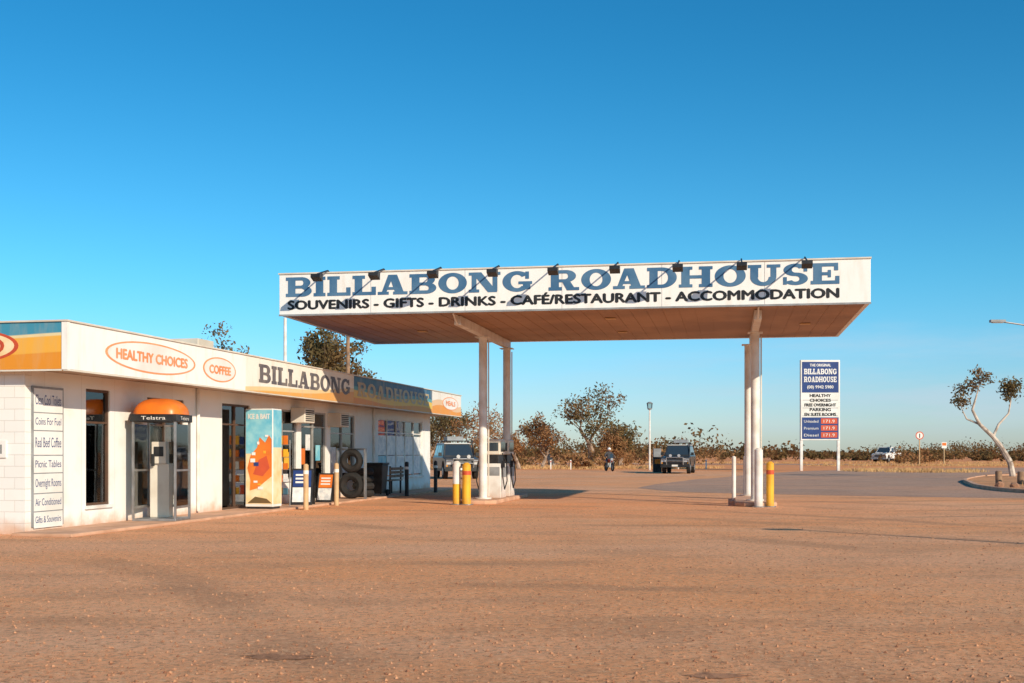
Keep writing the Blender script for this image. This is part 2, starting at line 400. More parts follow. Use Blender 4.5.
# ------------------------------------------------------------------ foliage
def leaf_mat(name, c1, c2, c3, trans=.25):
    m = bpy.data.materials.new(name); m.use_nodes = True; t = m.node_tree; t.nodes.clear(); nt = NT(t)
    out = nt.new('ShaderNodeOutputMaterial'); co = nt.coords(); gi = nt.new('ShaderNodeNewGeometry')
    col = nt.mix(gi.outputs['Random Per Island'], c1, c2)
    col = nt.mix(nt.ss(nt.noise(co, .35, 4), .45, .65), col, c3)
    d = nt.new('ShaderNodeBsdfDiffuse'); tr = nt.new('ShaderNodeBsdfTranslucent'); mx = nt.new('ShaderNodeMixShader'); mx.inputs[0].default_value = trans
    nt.l.new(col, d.inputs[0]); nt.l.new(col, tr.inputs[0]); nt.l.new(d.outputs[0], mx.inputs[1]); nt.l.new(tr.outputs[0], mx.inputs[2]); nt.l.new(mx.outputs[0], out.inputs[0])
    return m
M['leaf'] = leaf_mat('eucalypt_leaf', (.14, .11, .05), (.22, .16, .075), (.27, .16, .075), .35)
M['leafdry'] = leaf_mat('dry_leaf', (.3, .15, .065), (.44, .22, .1), (.24, .15, .065), .35)
M['scrub'] = leaf_mat('scrub_leaf', (.14, .095, .045), (.18, .12, .05), (.27, .135, .06), .4)
M['grass'] = leaf_mat('dry_grass_blade', (.65, .38, .16), (.8, .52, .24), (.55, .3, .13), .2)
M['bark'] = pm('pale_bark', (.42, .31, .23), (.2, .13, .09), 3, .85, .3)
M['barkw'] = pm('white_gum_bark', (.62, .52, .43), (.3, .22, .17), 2.5, .8, .3)

def leaf_quads(C, rs, size, elong=2.2):
    n = len(C)
    d = rs.normal(size=(n, 3)); d /= np.linalg.norm(d, axis=1)[:, None]
    e = rs.normal(size=(n, 3)); e -= (e * d).sum(1)[:, None] * d; e /= np.linalg.norm(e, axis=1)[:, None]
    s = size * (.6 + .8 * rs.rand(n))[:, None]
    a = d * s; b_ = e * s / elong
    v = np.stack([C - a, C + b_, C + a, C - b_], 1).reshape(-1, 3)
    f = np.arange(4 * n).reshape(-1, 4)
    return v, f

def tree(name, loc, height, seed, trunk_r=.2, spread=.55, levels=4, leaves=40, clus=.5, leafs=.16, bark='bark', leaf='leaf', kids=3, trunk_frac=.3, path=None, flat=.75, narrow=1.0, grown=.13):
    r = random.Random(seed); rs = np.random.RandomState(seed); q = MB(); tips = []
    def grow(p, d, L, rad, lv):
        for i in range(3):
            d2 = (d + Vector((r.uniform(-.28, .28), r.uniform(-.28, .28), r.uniform(-.1, .2)))).normalized()
            p2 = p + d2 * L / 3; r2 = rad * .85
            q.cyl(p, p2, rad, r2, 6 if lv < 2 else 4, M[bark], False)
            p, d, rad = p2, d2, r2
            if lv >= levels - 1 and i: tips.append(p.copy())
            elif lv == levels - 2 and lv > 0 and r.random() < .6: tips.append(p.copy() + Vector((r.uniform(-.3, .3), r.uniform(-.3, .3), r.uniform(-.2, .2))))
            if lv >= 1 and lv < levels and r.random() < .42:
                ax = Vector((r.uniform(-1, 1), r.uniform(-1, 1), r.uniform(-.4, .5))).normalized()
                grow(p, (d * .4 + ax * .9).normalized(), L * .6, rad * .55, lv + 1)
        if lv >= levels: tips.append(p.copy()); return
        k = kids if r.random() < .7 else kids - 1
        a0 = r.uniform(0, 6.28)
        for j in range(k):
            a = a0 + 6.28 * j / k + r.uniform(-.4, .4); sp = spread * r.uniform(.3, 1.5)
            nd = (d * (1 - sp * .4) + Vector((math.cos(a) * sp, math.sin(a) * sp, .12))).normalized()
            grow(p, nd, L * r.uniform(.55, .95), rad * .65, lv + 1)
    h0 = height
    if path:
        for pts, r0, r1 in path:
            for i in range(len(pts) - 1):
                t0 = i / (len(pts) - 1); t1 = (i + 1) / (len(pts) - 1)
                q.cyl(pts[i], pts[i + 1], r0 + (r1 - r0) * t0, r0 + (r1 - r0) * t1, 8, M[bark], False)
            d = (Vector(pts[-1]) - Vector(pts[-2])).normalized()
            grow(Vector(pts[-1]), d, h0 * grown, r1, levels - 2)
    else:
        grow(Vector((0, 0, -.05)), Vector((r.uniform(-.1, .1), r.uniform(-.1, .1), 1)).normalized(), h0 * trunk_frac, trunk_r, 0)
        zs = max(t.z for t in tips); k = h0 / (zs + clus * .5)
        q.v = [(x * k * narrow, y * k * narrow, z * k) for x, y, z in q.v]; tips = [Vector((t.x * k * narrow, t.y * k * narrow, t.z * k)) for t in tips]
    T = np.array([tuple(t) for t in tips])
    w = rs.rand(len(T)) ** 1.2 * 2.0
    cnt = np.maximum(1, (leaves * w)).astype(int)
    C = np.repeat(T, cnt, 0)
    C = C + rs.normal(size=C.shape) * np.array([clus, clus, clus * flat]) * .55
    C[:, 2] = np.maximum(C[:, 2], .1)
    v, f = leaf_quads(C, rs, leafs)
    o0 = len(q.v); mats = len(q.f)
    me = bpy.data.meshes.new(name)
    me.from_pydata(q.v + v.tolist(), [], q.f + (f + o0).tolist())
    me.materials.append(M[bark]); me.materials.append(M[leaf])
    me.polygons.foreach_set('material_index', [0] * mats + [1] * len(f))
    o = bpy.data.objects.new(name, me); COL.objects.link(o); o.location = loc
    return o

tree('gum_tree', (7.6, 116, 0), 8.4, 7, .24, .7, 4, 5, .65, .15, trunk_frac=.2, narrow=1.1)
tree('gum_tree', (4.0, 118, 0), 5.8, 8, .18, .65, 4, 5, .55, .14, leaf='leafdry', trunk_frac=.16)
tree('gum_tree', (11.2, 124, 0), 4.6, 19, .14, .7, 3, 20, .75, .15, trunk_frac=.16)
for i, (x, y, h, lf, n) in enumerate([(-1.5, 95, 5.0, 'leafdry', 2), (.6, 100, 4.3, 'leafdry', 3), (-3.2, 92, 5.6, 'leafdry', 2), (2.6, 104, 4.0, 'leafdry', 4), (-5.0, 98, 6.0, 'leaf', 4), (-7.4, 104, 6.5, 'leaf', 4), (9.3, 112, 3.6, 'leafdry', 4)]):
    tree('scrub_tree', (x, y, 0), h, 30 + i, .1, .6, 4, n, .4, .11, leaf=lf, trunk_frac=.14, narrow=.9)
tree('gum_tree', (-17.2, 70, 0), 9.0, 41, .16, .55, 4, 8, .45, .12, narrow=.55)
tree('gum_tree', (-10.9, 69, 0), 9.0, 42, .18, .55, 4, 7, .42, .12, narrow=.5)
tree('gum_tree', (-8.0, 72, 0), 8.8, 45, .18, .6, 4, 9, .42, .12, bark='barkw', narrow=.65)
V = Vector
tree('leaning_gum_tree', (28.0, 67, 0), 6.3, 53, levels=4, leaves=9, clus=.34, leafs=.1, bark='barkw', spread=.6, grown=.1,
     path=[([V((0, 0, -.1)), V((-.2, 0, .9)), V((-.7, .1, 1.8)), V((-1.1, .1, 2.3)), V((-1.85, .1, 3.0)), V((-2.3, 0, 3.8)), V((-2.1, -.1, 4.6))], .19, .05),
           ([V((-1.1, .1, 2.3)), V((-.75, .2, 3.0)), V((-.2, .2, 3.6)), V((-.1, .2, 4.1))], .08, .04),
           ([V((-1.85, .1, 3.0)), V((-2.5, .3, 3.3)), V((-2.7, .3, 3.7))], .06, .03)])

def scrub(name, spec, seed, mat, leafs=.3):
    rs = np.random.RandomState(seed); VS = []
    for (x, y, rx, h, n) in spec:
        k = 6; cs = rs.normal(size=(k, 3)) * np.array([rx * .5, rx * .5, h * .14]) + np.array([x, y, h * .42])
        idx = rs.randint(0, k, n); d = rs.normal(size=(n, 3)); d /= np.linalg.norm(d, axis=1)[:, None]
        p = cs[idx] + d * (rs.rand(n) ** .45)[:, None] * np.array([rx * .42, rx * .42, h * .38])
        p[:, 2] = np.abs(p[:, 2]); VS.append(p)
    C = np.concatenate(VS); v, f = leaf_quads(C, rs, leafs, 1.5)
    me = bpy.data.meshes.new(name); me.from_pydata(v.tolist(), [], f.tolist()); me.materials.append(M[mat])
    o = bpy.data.objects.new(name, me); COL.objects.link(o)
rs = np.random.RandomState(5); spec = []
for i in range(430):
    y = rs.uniform(180, 400); x = rs.uniform(-.25, .62) * y
    big = .55 + .9 * (math.sin(x * .045 + 1) * .5 + .5) * (1.5 if rs.rand() < .12 else 1)
    h = rs.uniform(1.2, 3.6) * (1 + (y - 170) / 600) * big; spec.append((x, y, h * rs.uniform(.8, 1.7), h, 150))
scrub('distant_scrub', spec, 1, 'scrub', .27)
spec = []
for i in range(45):
    y = rs.uniform(105, 150); x = rs.uniform(-.12, .12) * y + 2
    h = rs.uniform(.8, 2.3); spec.append((x, y, h * rs.uniform(.6, 1.1), h, 90))
for i in range(26):
    y = rs.uniform(140, 165); x = rs.uniform(.1, .36) * y
    if .2 < x / y < .31: continue
    h = rs.uniform(1.0, 2.4); spec.append((x, y, h * rs.uniform(.6, 1.1), h, 110))
scrub('roadside_scrub', spec, 2, 'leafdry', .16)

def grass():
    rs = np.random.RandomState(9); P = []
    def patch(cx, cy, rx, ry, n):
        a = rs.rand(n) * 6.283; r_ = rs.rand(n) ** .5
        P.append(np.stack([cx + rx * r_ * np.cos(a), cy + ry * r_ * np.sin(a)], -1))
    patch(30, 90, 5, 7, 400); patch(50, 125, 20, 5, 900); patch(3, 108, 16, 8, 1200); patch(90, 100, 30, 8, 900); patch(31.5, 62, 4, 6, 250); patch(40, 156, 40, 8, 900); patch(24, 47, 3.5, 5, 160)
    P = np.concatenate(P); n = len(P); k = 7
    P = np.repeat(P, k, 0) + rs.normal(size=(n * k, 2)) * .12
    h = (.1 + .22 * rs.rand(n * k)); a = rs.rand(n * k) * 6.28; w = .025
    lean = rs.normal(size=(n * k, 2)) * .1
    z0 = np.zeros(n * k)
    v = np.stack([np.stack([P[:, 0] - w * np.cos(a), P[:, 1] - w * np.sin(a), z0], -1), np.stack([P[:, 0] + w * np.cos(a), P[:, 1] + w * np.sin(a), z0], -1), np.stack([P[:, 0] + lean[:, 0], P[:, 1] + lean[:, 1], h], -1)], 1).reshape(-1, 3)
    f = np.arange(len(v)).reshape(-1, 3)
    me = bpy.data.meshes.new('dry_grass'); me.from_pydata(v.tolist(), [], f.tolist()); me.materials.append(M['grass'])
    o = bpy.data.objects.new('dry_grass', me); COL.objects.link(o)
grass()

# ------------------------------------------------------------------ fuel canopy
CA = math.radians(10.2)
can = empty('fuel_canopy', (-5.97, 30.79, 0), -CA)
def cw(a, b_, z=0): return (-5.97 + a * math.cos(CA) + b_ * math.sin(CA), 30.79 - a * math.sin(CA) + b_ * math.cos(CA), z)
W, D = 14.63, 8.4
q = MB()
q.box(0, W, 0, .1, 4.95, 6.0, M['fascia_white']); q.box(0, W, D - .1, D, 4.95, 6.0, M['fascia_white'])
q.box(0, .1, .1, D - .1, 4.95, 6.0, M['fascia_white']); q.box(W - .1, W, .1, D - .1, 4.95, 6.0, M['fascia_white'])
q.build('fascia', can, .008)
q = MB(); q.box(-.02, W + .02, -.03, .14, 6.0, 6.035, M['cream']); q.box(-.02, W + .02, D - .14, D + .03, 6.0, 6.035, M['cream'])
q.box(-.02, .14, .14, D - .14, 6.0, 6.035, M['cream']); q.box(W - .14, W + .02, .14, D - .14, 6.0, 6.035, M['cream'])
q.box(-.01, W + .01, -.015, 0, 4.93, 4.975, M['grey'])
q.build('cap_flashing', can)
q = MB()
for i in range(1, 6): q.box(i * W / 6 - .004, i * W / 6 + .004, -.003, 0, 4.98, 5.99, M['grey'])
q.build('panel_joints', can)
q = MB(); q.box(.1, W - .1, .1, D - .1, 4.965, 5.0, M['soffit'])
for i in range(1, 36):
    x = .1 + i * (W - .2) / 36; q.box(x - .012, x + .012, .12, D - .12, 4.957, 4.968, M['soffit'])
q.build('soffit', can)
q = MB(); q.box(.1, W - .1, .1, D - .1, 5.5, 5.56, M['metal']); q.build('roof_sheet', can)
q = MB()
for a in (4.48, 12.06):
    q.box(a - .09, a + .09, .9, 8.1, 4.72, 4.955, M['whitew'])
    q.add([(a - .02, .9, 4.72), (a + .02, .9, 4.72), (a + .02, .35, 4.955), (a - .02, .35, 4.955), (a - .02, .9, 4.955), (a + .02, .9, 4.955)], [(0, 1, 2, 3), (0, 3, 4), (1, 5, 2)], M['whitew'])
q.build('beams', can, .01)
q = MB()
for a in (4.48, 12.06):
    for b_ in (4.17, 7.9):
        aa = a - (.12 if a > 10 and b_ > 5 else 0)
        q.cyl((aa, b_, .1), (aa, b_, 4.72), .12, .12, 20, M['whitew'])
        q.cyl((aa, b_, .12), (aa, b_, .16), .24, .24, 20, M['whitew']); q.box(aa - .2, aa + .2, b_ - .2, b_ + .2, 4.69, 4.715, M['whitew'])
        q.tube([(aa + .16, b_, .2), (aa + .16, b_, 4.6)], .02, 6, M['cream'])
q.build('columns', can, smooth=True)
q = MB()
for a, b_ in ((2.6, 4.6), (8.3, 2.2), (8.3, 5.8), (13.4, 4.4)):
    q.box(a - .14, a + .14, b_ - .14, b_ + .14, 4.93, 4.957, M['tan'])
q.build('ceiling_light_fittings', can, .02)
q = MB()
for i in range(9):
    a = 1.32 + i * 1.475
    q.tube([(a, .08, 6.02), (a, -.06, 6.06), (a, -.85, 5.86)], .02, 6, M['black'])
    q.add([(a - .12, -1.02, 5.76), (a + .12, -1.02, 5.76), (a + .12, -.8, 5.68), (a - .12, -.8, 5.68), (a - .12, -1.0, 5.84), (a + .12, -1.0, 5.84), (a + .12, -.78, 5.88), (a - .12, -.78, 5.88)], [(0, 3, 2, 1), (4, 5, 6, 7), (0, 1, 5, 4), (1, 2, 6, 5), (2, 3, 7, 6), (3, 0, 4, 7)], M['black'])
q.build('sign_lamps', can)
slab_text('sign_title', 'BILLABONG ROADHOUSE', can, (.18, -.006, 5.42), 13.74, .5, '-y', M['blue'])
text('sign_subtitle', 'SOUVENIRS - GIFTS - DRINKS - CAFÉ/RESTAURANT - ACCOMMODATION', can, (.24, -.006, 5.1), 13.66, .215, '-y', M['black'], 0, .02)

for a in (4.48, 12.06):
    isl = empty('pump_island', cw(a, 6.0), -CA)
    q = MB(); q.prism([(-.55, -2.7), (-.3, -3.0), (.3, -3.0), (.55, -2.7), (.55, 2.6), (.3, 2.9), (-.3, 2.9), (-.55, 2.6)], .0, .12, M['concrete'], 'z'); q.build('kerb_slab', isl, .03)

def bollard(a, b_, h, r_, kind):
    o = empty('safety_bollard', cw(a, b_, 0), -CA); q = MB()
    if kind == 'wy':
        q.cyl((0, 0, 0), (0, 0, h * .5), r_, r_, 16, M['yellow']); q.cyl((0, 0, h * .5), (0, 0, h), r_, r_, 16, M['whitew'])
    elif kind == 'y': q.cyl((0, 0, 0), (0, 0, h), r_, r_, 16, M['yellow']); q.cyl((0, 0, h * .75), (0, 0, h * .85), r_ * 1.03, r_ * 1.03, 16, M['red'])
    else: q.cyl((0, 0, 0), (0, 0, h), r_, r_, 16, M['whitew'])
    q.cyl((0, 0, h), (0, 0, h + r_ * .5), r_, r_ * .4, 16, M['whitew' if kind != 'y' else 'yellow'])
    q.build('post', o, smooth=True)
    q = MB(); q.cyl((0, 0, .0), (0, 0, .03), r_ * 1.6, r_ * 1.6, 16, M['metal']); q.build('base_plate', o)
bollard(4.0, 2.9, 1.15, .11, 'wy'); bollard(4.3, 2.8, 1.1, .12, 'y'); bollard(3.75, 8.9, 1.1, .09, 'w')
bollard(12.12, 2.85, 1.5, .11, 'w'); bollard(12.42, 3.0, 1.15, .1, 'y'); bollard(11.5, 6.6, 1.3, .06, 'w'); bollard(11.85, 8.3, 1.3, .06, 'w')

def pump(a, b_, name='fuel_pump'):
    o = empty(name, cw(a, b_, .12), -CA)
    q = MB(); q.box(-.28, .28, -.42, .42, 0, 1.0, M['whitew']); q.build('cabinet', o, .02)
    q = MB(); q.box(-.2, .2, -.4, .4, 1.0, 1.25, M['black']); q.build('neck', o, .01)
    q = MB(); q.box(-.26, .26, -.42, .42, 1.25, 1.7, M['cream']); q.build('head', o, .03)
    q = MB(); q.box(-.2, .2, -.428, -.421, 1.36, 1.6, M['carglass']); q.box(.262, .268, -.34, .34, 1.34, 1.62, M['carglass']); q.build('display', o)
    q = MB(); q.box(-.24, .24, -.428, -.421, .65, .9, M['grey']); q.box(.281, .287, -.36, .36, .6, .9, M['grey']); q.build('door_panel', o)
    q = MB()
    for s_ in (-1, 1):
        pts = [(s_ * .3, -.3, 1.3), (s_ * .42, -.34, 1.0), (s_ * .45, -.36, .5), (s_ * .38, -.38, .25), (s_ * .33, -.38, .6), (s_ * .31, -.38, .95)]
        q.tube(pts, .018, 6, M['rubber']); q.box(s_ * .34 - .04, s_ * .34 + .04, -.44, -.3, .88, 1.08, M['black'])
    q.build('hoses_and_nozzles', o)
pump(4.62, 5.1); pump(4.62, 6.5)

# ------------------------------------------------------------------ roadhouse building
BA = math.radians(11.5); BC, BS = math.cos(BA), math.sin(BA)
def bw(x, y, z=0): return (-8.51 + x * BC + y * BS, 20.96 - x * BS + y * BC, z)
bld = empty('roadhouse_building', (-8.51, 20.96, 0), -BA)
L = 26.4
def wall_side(q, x0, x1, y0, y1, z1, ops, mat):
    cur = y0
    for (a, b_, za, zb) in sorted(ops):
        q.box(x0, x1, cur, a, 0, z1, mat)
        if za > 0: q.box(x0, x1, a, b_, 0, za, mat)
        if zb < z1: q.box(x0, x1, a, b_, zb, z1, mat)
        cur = b_
    q.box(x0, x1, cur, y1, 0, z1, mat)
ops = [(1.95, 2.82, .42, 2.66), (4.3, 5.95, .5, 2.6), (7.9, 9.5, .06, 2.62), (10.7, 12.7, .7, 2.6), (13.0, 15.0, .06, 2.6), (15.35, 17.6, .55, 2.6), (20.0, 25.5, .55, 2.6)]
q = MB(); wall_side(q, -.2, 0, .2, L, 2.9, ops, M['render'])
q.build('side_wall', bld)
q = MB(); q.box(-9, -5.5, 0, .2, 0, 2.9, M['brick']); q.box(-5.5, -4.2, 0, .2, 0, .9, M['brick']); q.box(-5.5, -4.2, 0, .2, 2.3, 2.9, M['brick']); q.box(-4.2, 0, 0, .2, 0, 2.9, M['brick'])
q.build('end_wall', bld)
q = MB(); q.box(-9.2, -9, 0, L, 0, 2.9, M['brick']); q.box(-9, 0, L, L + .2, 0, 2.9, M['brick']); q.build('rear_walls', bld)
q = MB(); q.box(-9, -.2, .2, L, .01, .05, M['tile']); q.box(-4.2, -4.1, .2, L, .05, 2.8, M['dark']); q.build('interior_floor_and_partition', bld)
q = MB()
for y in np.arange(10.6, 25, 1.3):
    q.box(-2.4, -1.9, y, y + .9, .05, 1.6, M['wood'])
    for z in (.5, .9, 1.3):
        for j in range(5): q.box(-1.95, -1.8, y + .05 + j * .17, y + .17 + j * .17, z, z + R.uniform(.15, .28), R.choice([M['red'], M['yellow'], M['tealp'], M['white'], M['navy']]))
q.build('shop_shelves', bld)
FB, FT = 2.87, 3.68
q = MB(); q.box(-9.3, .92, -.22, 27.5, 3.3, 3.4, M['metal']); q.build('roof', bld)
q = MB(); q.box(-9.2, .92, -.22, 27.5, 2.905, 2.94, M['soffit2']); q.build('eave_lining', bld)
for nm, y0, y1, mt in (('fascia_near', -.3, 7.0, 'fascia_white'), ('fascia_lettered', 7.0, 14.6, 'fascia_b'), ('fascia_sunset', 14.6, 23.25, 'fascia_c'), ('fascia_far', 23.25, 27.6, 'fascia_d')):
    q = MB(); q.box(.92, 1.0, y0 + .003, y1 - .003, FB, FT, M[mt]); q.build(nm, bld, .004)
q = MB(); q.box(-9.4, .915, -.3, -.22, FB, FT, M['fascia_end']); q.build('fascia_end', bld, .004)
q = MB(); q.box(.9, 1.03, -.33, 27.63, FT, FT + .03, M['cream']); q.box(-9.4, .9, -.33, -.2, FT, FT + .03, M['cream']); q.box(.905, 1.012, -.312, -.23, FB - .01, FT, M['fascia_white']); q.box(.93, 1.01, -.3, 27.6, FB - .03, FB - .003, M['cream']); q.box(-9.4, .9, -.31, -.24, FB - .03, FB - .003, M['cream'])
q.build('fascia_trim', bld)
q = MB(); q.box(-9.3, .92, 27.5, 27.58, FB, FT, M['fascia_white']); q.box(-9.4, -9.3, -.22, 27.58, FB, FT, M['fascia_white']); q.build('rear_fascia', bld)
M['oval'] = pm('pale_orange_ring', (.85, .27, .1), (.8, .34, .16), 2, .5)
q = MB(); q.ellipse((1.001, 2.7, 3.27), 1.78, .3, '+x', .004, M['oval']); q.ellipse((1.006, 2.7, 3.27), 1.7, .268, '+x', .003, M['white'])
q.ellipse((1.001, 5.65, 3.25), .82, .27, '+x', .004, M['oval']); q.ellipse((1.006, 5.65, 3.25), .76, .24, '+x', .003, M['white'])
q.ellipse((-.8, -.301, 3.28), .88, .28, '-y', .004, M['red']); q.ellipse((-.8, -.306, 3.28), .8, .24, '-y', .003, M['sand'])
q.ellipse((1.001, 25.9, 3.3), 1.2, .25, '+x', .004, M['oval']); q.ellipse((1.006, 25.9, 3.3), 1.12, .22, '+x', .003, M['white'])
q.build('oval_badges', bld)
text('badge_text', 'HEALTHY CHOICES', bld, (1.013, 1.3, 3.18), 2.8, .18, '+x', M['oval'], 0, .016)
text('badge_text_coffee', 'COFFEE', bld, (1.013, 5.13, 3.16), 1.05, .17, '+x', M['oval'], 0, .016)
text('badge_text_far', 'MEALS', bld, (1.013, 25.2, 3.22), 1.4, .17, '+x', M['oval'], 0, .016)
text('badge_text_food', 'FOOD', bld, (-1.4, -.313, 3.16), 1.2, .24, '-y', M['red'], 0, .015)
slab_text('fascia_name', 'BILLABONG', bld, (1.006, 7.75, 3.1), 6.5, .44, '+x', M['greyt'])
M['letc'] = pm('faded_cream_lettering', (.5, .42, .25), (.4, .3, .18), 3, .5)
slab_text('fascia_name_2', 'ROADHOUSE', bld, (1.006, 14.9, 3.1), 7.9, .42, '+x', M['letc'])
def window(y0, y1, z0, z1, panes, tr=None, mat='frame', curtain=False):
    q = MB(); t = .05
    q.box(-.12, -.03, y0, y1, z0, z0 + t, M[mat]); q.box(-.12, -.03, y0, y1, z1 - t, z1, M[mat])
    for i in range(panes + 1):
        y = y0 + (y1 - y0 - t) * i / panes; q.box(-.117, -.033, y, y + t, z0 + t, z1 - t, M[mat])
    if tr: q.box(-.114, -.036, y0 + t, y1 - t, tr, tr + .04, M[mat])
    q.build('window_frame', bld)
    q = MB(); q.box(-.082, -.076, y0 + .02, y1 - .02, z0 + .02, z1 - .02, M['glass']); q.build('window_glass', bld)
    q = MB(); q.box(-.02, .05, y0 - .05, y1 + .05, z0 - .06, z0 - .003, M['whitew']); q.build('window_sill', bld)
    if curtain:
        for (a, b_) in ((y0 + .05, y0 + (y1 - y0) * .45), (y0 + (y1 - y0) * .55, y1 - .05)):
            n = 24; vs = []; 
            for zc in (z0 + .06, z1 - .06):
                for i in range(n + 1): vs.append((-.15 + .02 * math.sin(i * 1.7), a + (b_ - a) * i / n, zc))
            q = MB(); q.add(vs, [(i, i + 1, n + 2 + i, n + 1 + i) for i in range(n)], M['curtain']); q.build('curtain', bld)
window(1.95, 2.82, .42, 2.66, 1, 2.0, curtain=True)
window(4.3, 5.95, .5, 2.6, 2, 2.0, curtain=True)
window(7.9, 9.5, .06, 2.62, 2, 2.1)
window(10.7, 12.7, .7, 2.6, 2, 2.0, 'alum'); window(13.0, 15.0, .06, 2.6, 2, 2.15, 'alum'); window(15.35, 17.6, .55, 2.6, 2, 2.0, 'alum'); window(20.0, 25.5, .55, 2.6, 5, 2.1, 'whitew')
q = MB(); q.box(-5.5, -4.2, .08, .12, .9, 2.3, M['glass']); q.build('end_window_glass', bld)
q = MB()
for i in range(5):
    y = 20.1 + i * 1.1; 
    for z in (.7, 1.4):
        q.box(-.07, -.062, y + .03, y + 1.02, z - .06, z + .62, M['poster'] if R.random() < .9 else M['tealp'])
for y in (15.5, 16.6): q.box(-.07, -.062, y, y + .5, .8, 1.6, M['poster'])
for y, z, mt in ((13.1, 1.1, 'orange'), (13.5, 1.5, 'poster'), (14.3, 1.2, 'tealp'), (11.0, 1.4, 'poster'), (11.9, 1.0, 'yellow')): q.box(-.07, -.062, y, y + .35, z, z + .45, M[mt])
q.build('window_posters', bld)
q = MB(); q.box(.0, .03, .18, 1.15, .12, 2.62, M['grey'])
names = ['Clean Cool Toilets', 'Coins For Fuel', 'Real Beef Coffee', 'Picnic Tables', 'Overnight Rooms', 'Air Conditioned', 'Gifts & Souvenirs']
hts = [.42, .3, .42, .3, .34, .3, .28]
z = 2.58
for i, (t_, h_) in enumerate(zip(names, hts)):
    q.box(.031, .036, .22, 1.11, z - h_, z, M['white'])
    text('wall_sign_text_%d' % i, t_, bld, (.0385, .26, z - h_ * .68), .8, h_ * .42, '+x', M['navy'], 0, 0)
    z -= h_ + .02
q.build('wall_sign_panel', bld)
q = MB(); q.box(-.75, -.35, -.03, -.002, 1.35, 1.65, M['white']); q.build('end_wall_notice', bld); text('end_notice_text', 'H1', bld, (-.65, -.034, 1.42), .22, .16, '-y', M['black'], 0)
def ac(y, z, nm='air_conditioner'):
    q = MB(); q.box(.0, .42, y, y + .75, z, z + .42, M['cream']); q.build(nm, bld, .02)
    q = MB()
    for k in range(6): q.box(.421, .428, y + .06, y + .69, z + .05 + k * .055, z + .08 + k * .055, M['dark'])
    q.build('grille', bld)
ac(12.2, 2.25); ac(15.1, 2.2)
q = MB(); q.tube([(.05, 6.55, .1), (.05, 6.55, 2.9)], .04, 8, M['whitew']); q.tube([(.05, 19.4, .1), (.05, 19.4, 2.9)], .04, 8, M['whitew']); q.build('downpipes', bld)
q = MB(); q.box(-2.2, -1.4, 9.5, 10.4, 3.4, 4.35, M['cream']); q.box(-3.0, -2.4, 14.5, 15.3, 3.4, 4.2, M['metal']); q.cyl((-1.0, 12.2, 3.4), (-1.0, 12.2, 4.1), .09, .09, 10, M['metal']); q.build('roof_plant', bld, .02)
fp = empty('footpath', (-8.51, 20.96, 0), -BA)
q = MB(); q.box(0.005, 1.15, -.4, 27, .0, .06, M['concrete']); q.build('slab', fp, .015)

# ------------------------------------------------------------------ phone booth
pb = empty('phone_booth', bw(.62, 3.75, .06), -BA + math.radians(8))
q = MB(); q.box(-.45, .45, -.45, .45, 0, .05, M['metal']); q.build('base', pb, .01)
q = MB()
for x in (-.43, .43):
    for y in (-.43, .43): q.box(x - .022, x + .022, y - .022, y + .022, .05, 2.0, M['metal'])
for x in (-.43, .43):
    q.box(x - .018, x + .018, -.4, .4, .25, .3, M['metal']); q.box(x - .018, x + .018, -.4, .4, 1.0, 1.04, M['metal'])
q.box(-.4, .4, .41, .45, .25, .3, M['metal'])
q.build('frame', pb)
q = MB(); q.box(-.433, -.427, -.4, .4, .3, 1.95, M['clear']); q.box(.427, .433, -.4, .4, .3, 1.95, M['clear']); q.box(-.4, .4, .427, .433, .3, 1.95, M['clear']); q.build('glass_panels', pb)
q = MB(); q.box(-.3, .1, .15, .4, .05, 1.15, M['cream']); q.box(-.25, .05, .1, .3, 1.152, 1.6, M['cream']); q.box(-.2, 0, .085, .1, 1.3, 1.5, M['black']); q.box(-.24, -.18, .05, .1, 1.1, 1.35, M['black']); q.build('pay_phone', pb, .015)
q = MB(); q.box(-.48, .48, -.48, .48, 2.0, 2.15, M['black']); q.build('sign_band', pb, .01)
text('band_text', 'Telstra', pb, (-.25, -.483, 2.04), .5, .07, '-y', M['white'], 0)
text('band_text_2', 'Telstra', pb, (.483, -.25, 2.04), .5, .07, '+x', M['white'], 0)
vs = []; fs = []; NU = 24; NV = 8
for j in range(NV + 1):
    t = j / NV * math.pi / 2
    for i in range(NU):
        a = 2 * math.pi * i / NU; c, s_ = math.cos(a), math.sin(a); e = .55
        x = math.copysign(abs(c) ** e, c); y = math.copysign(abs(s_) ** e, s_)
        rr = .5 * math.cos(t) ** .7 if j < NV else .0
        vs.append((x * rr, y * rr, 2.15 + .33 * math.sin(t)))
for j in range(NV):
    for i in range(NU): fs.append((j * NU + i, j * NU + (i + 1) % NU, (j + 1) * NU + (i + 1) % NU, (j + 1) * NU + i))
q = MB(); q.add(vs, fs, M['orange']); q.build('dome_roof', pb, smooth=True)

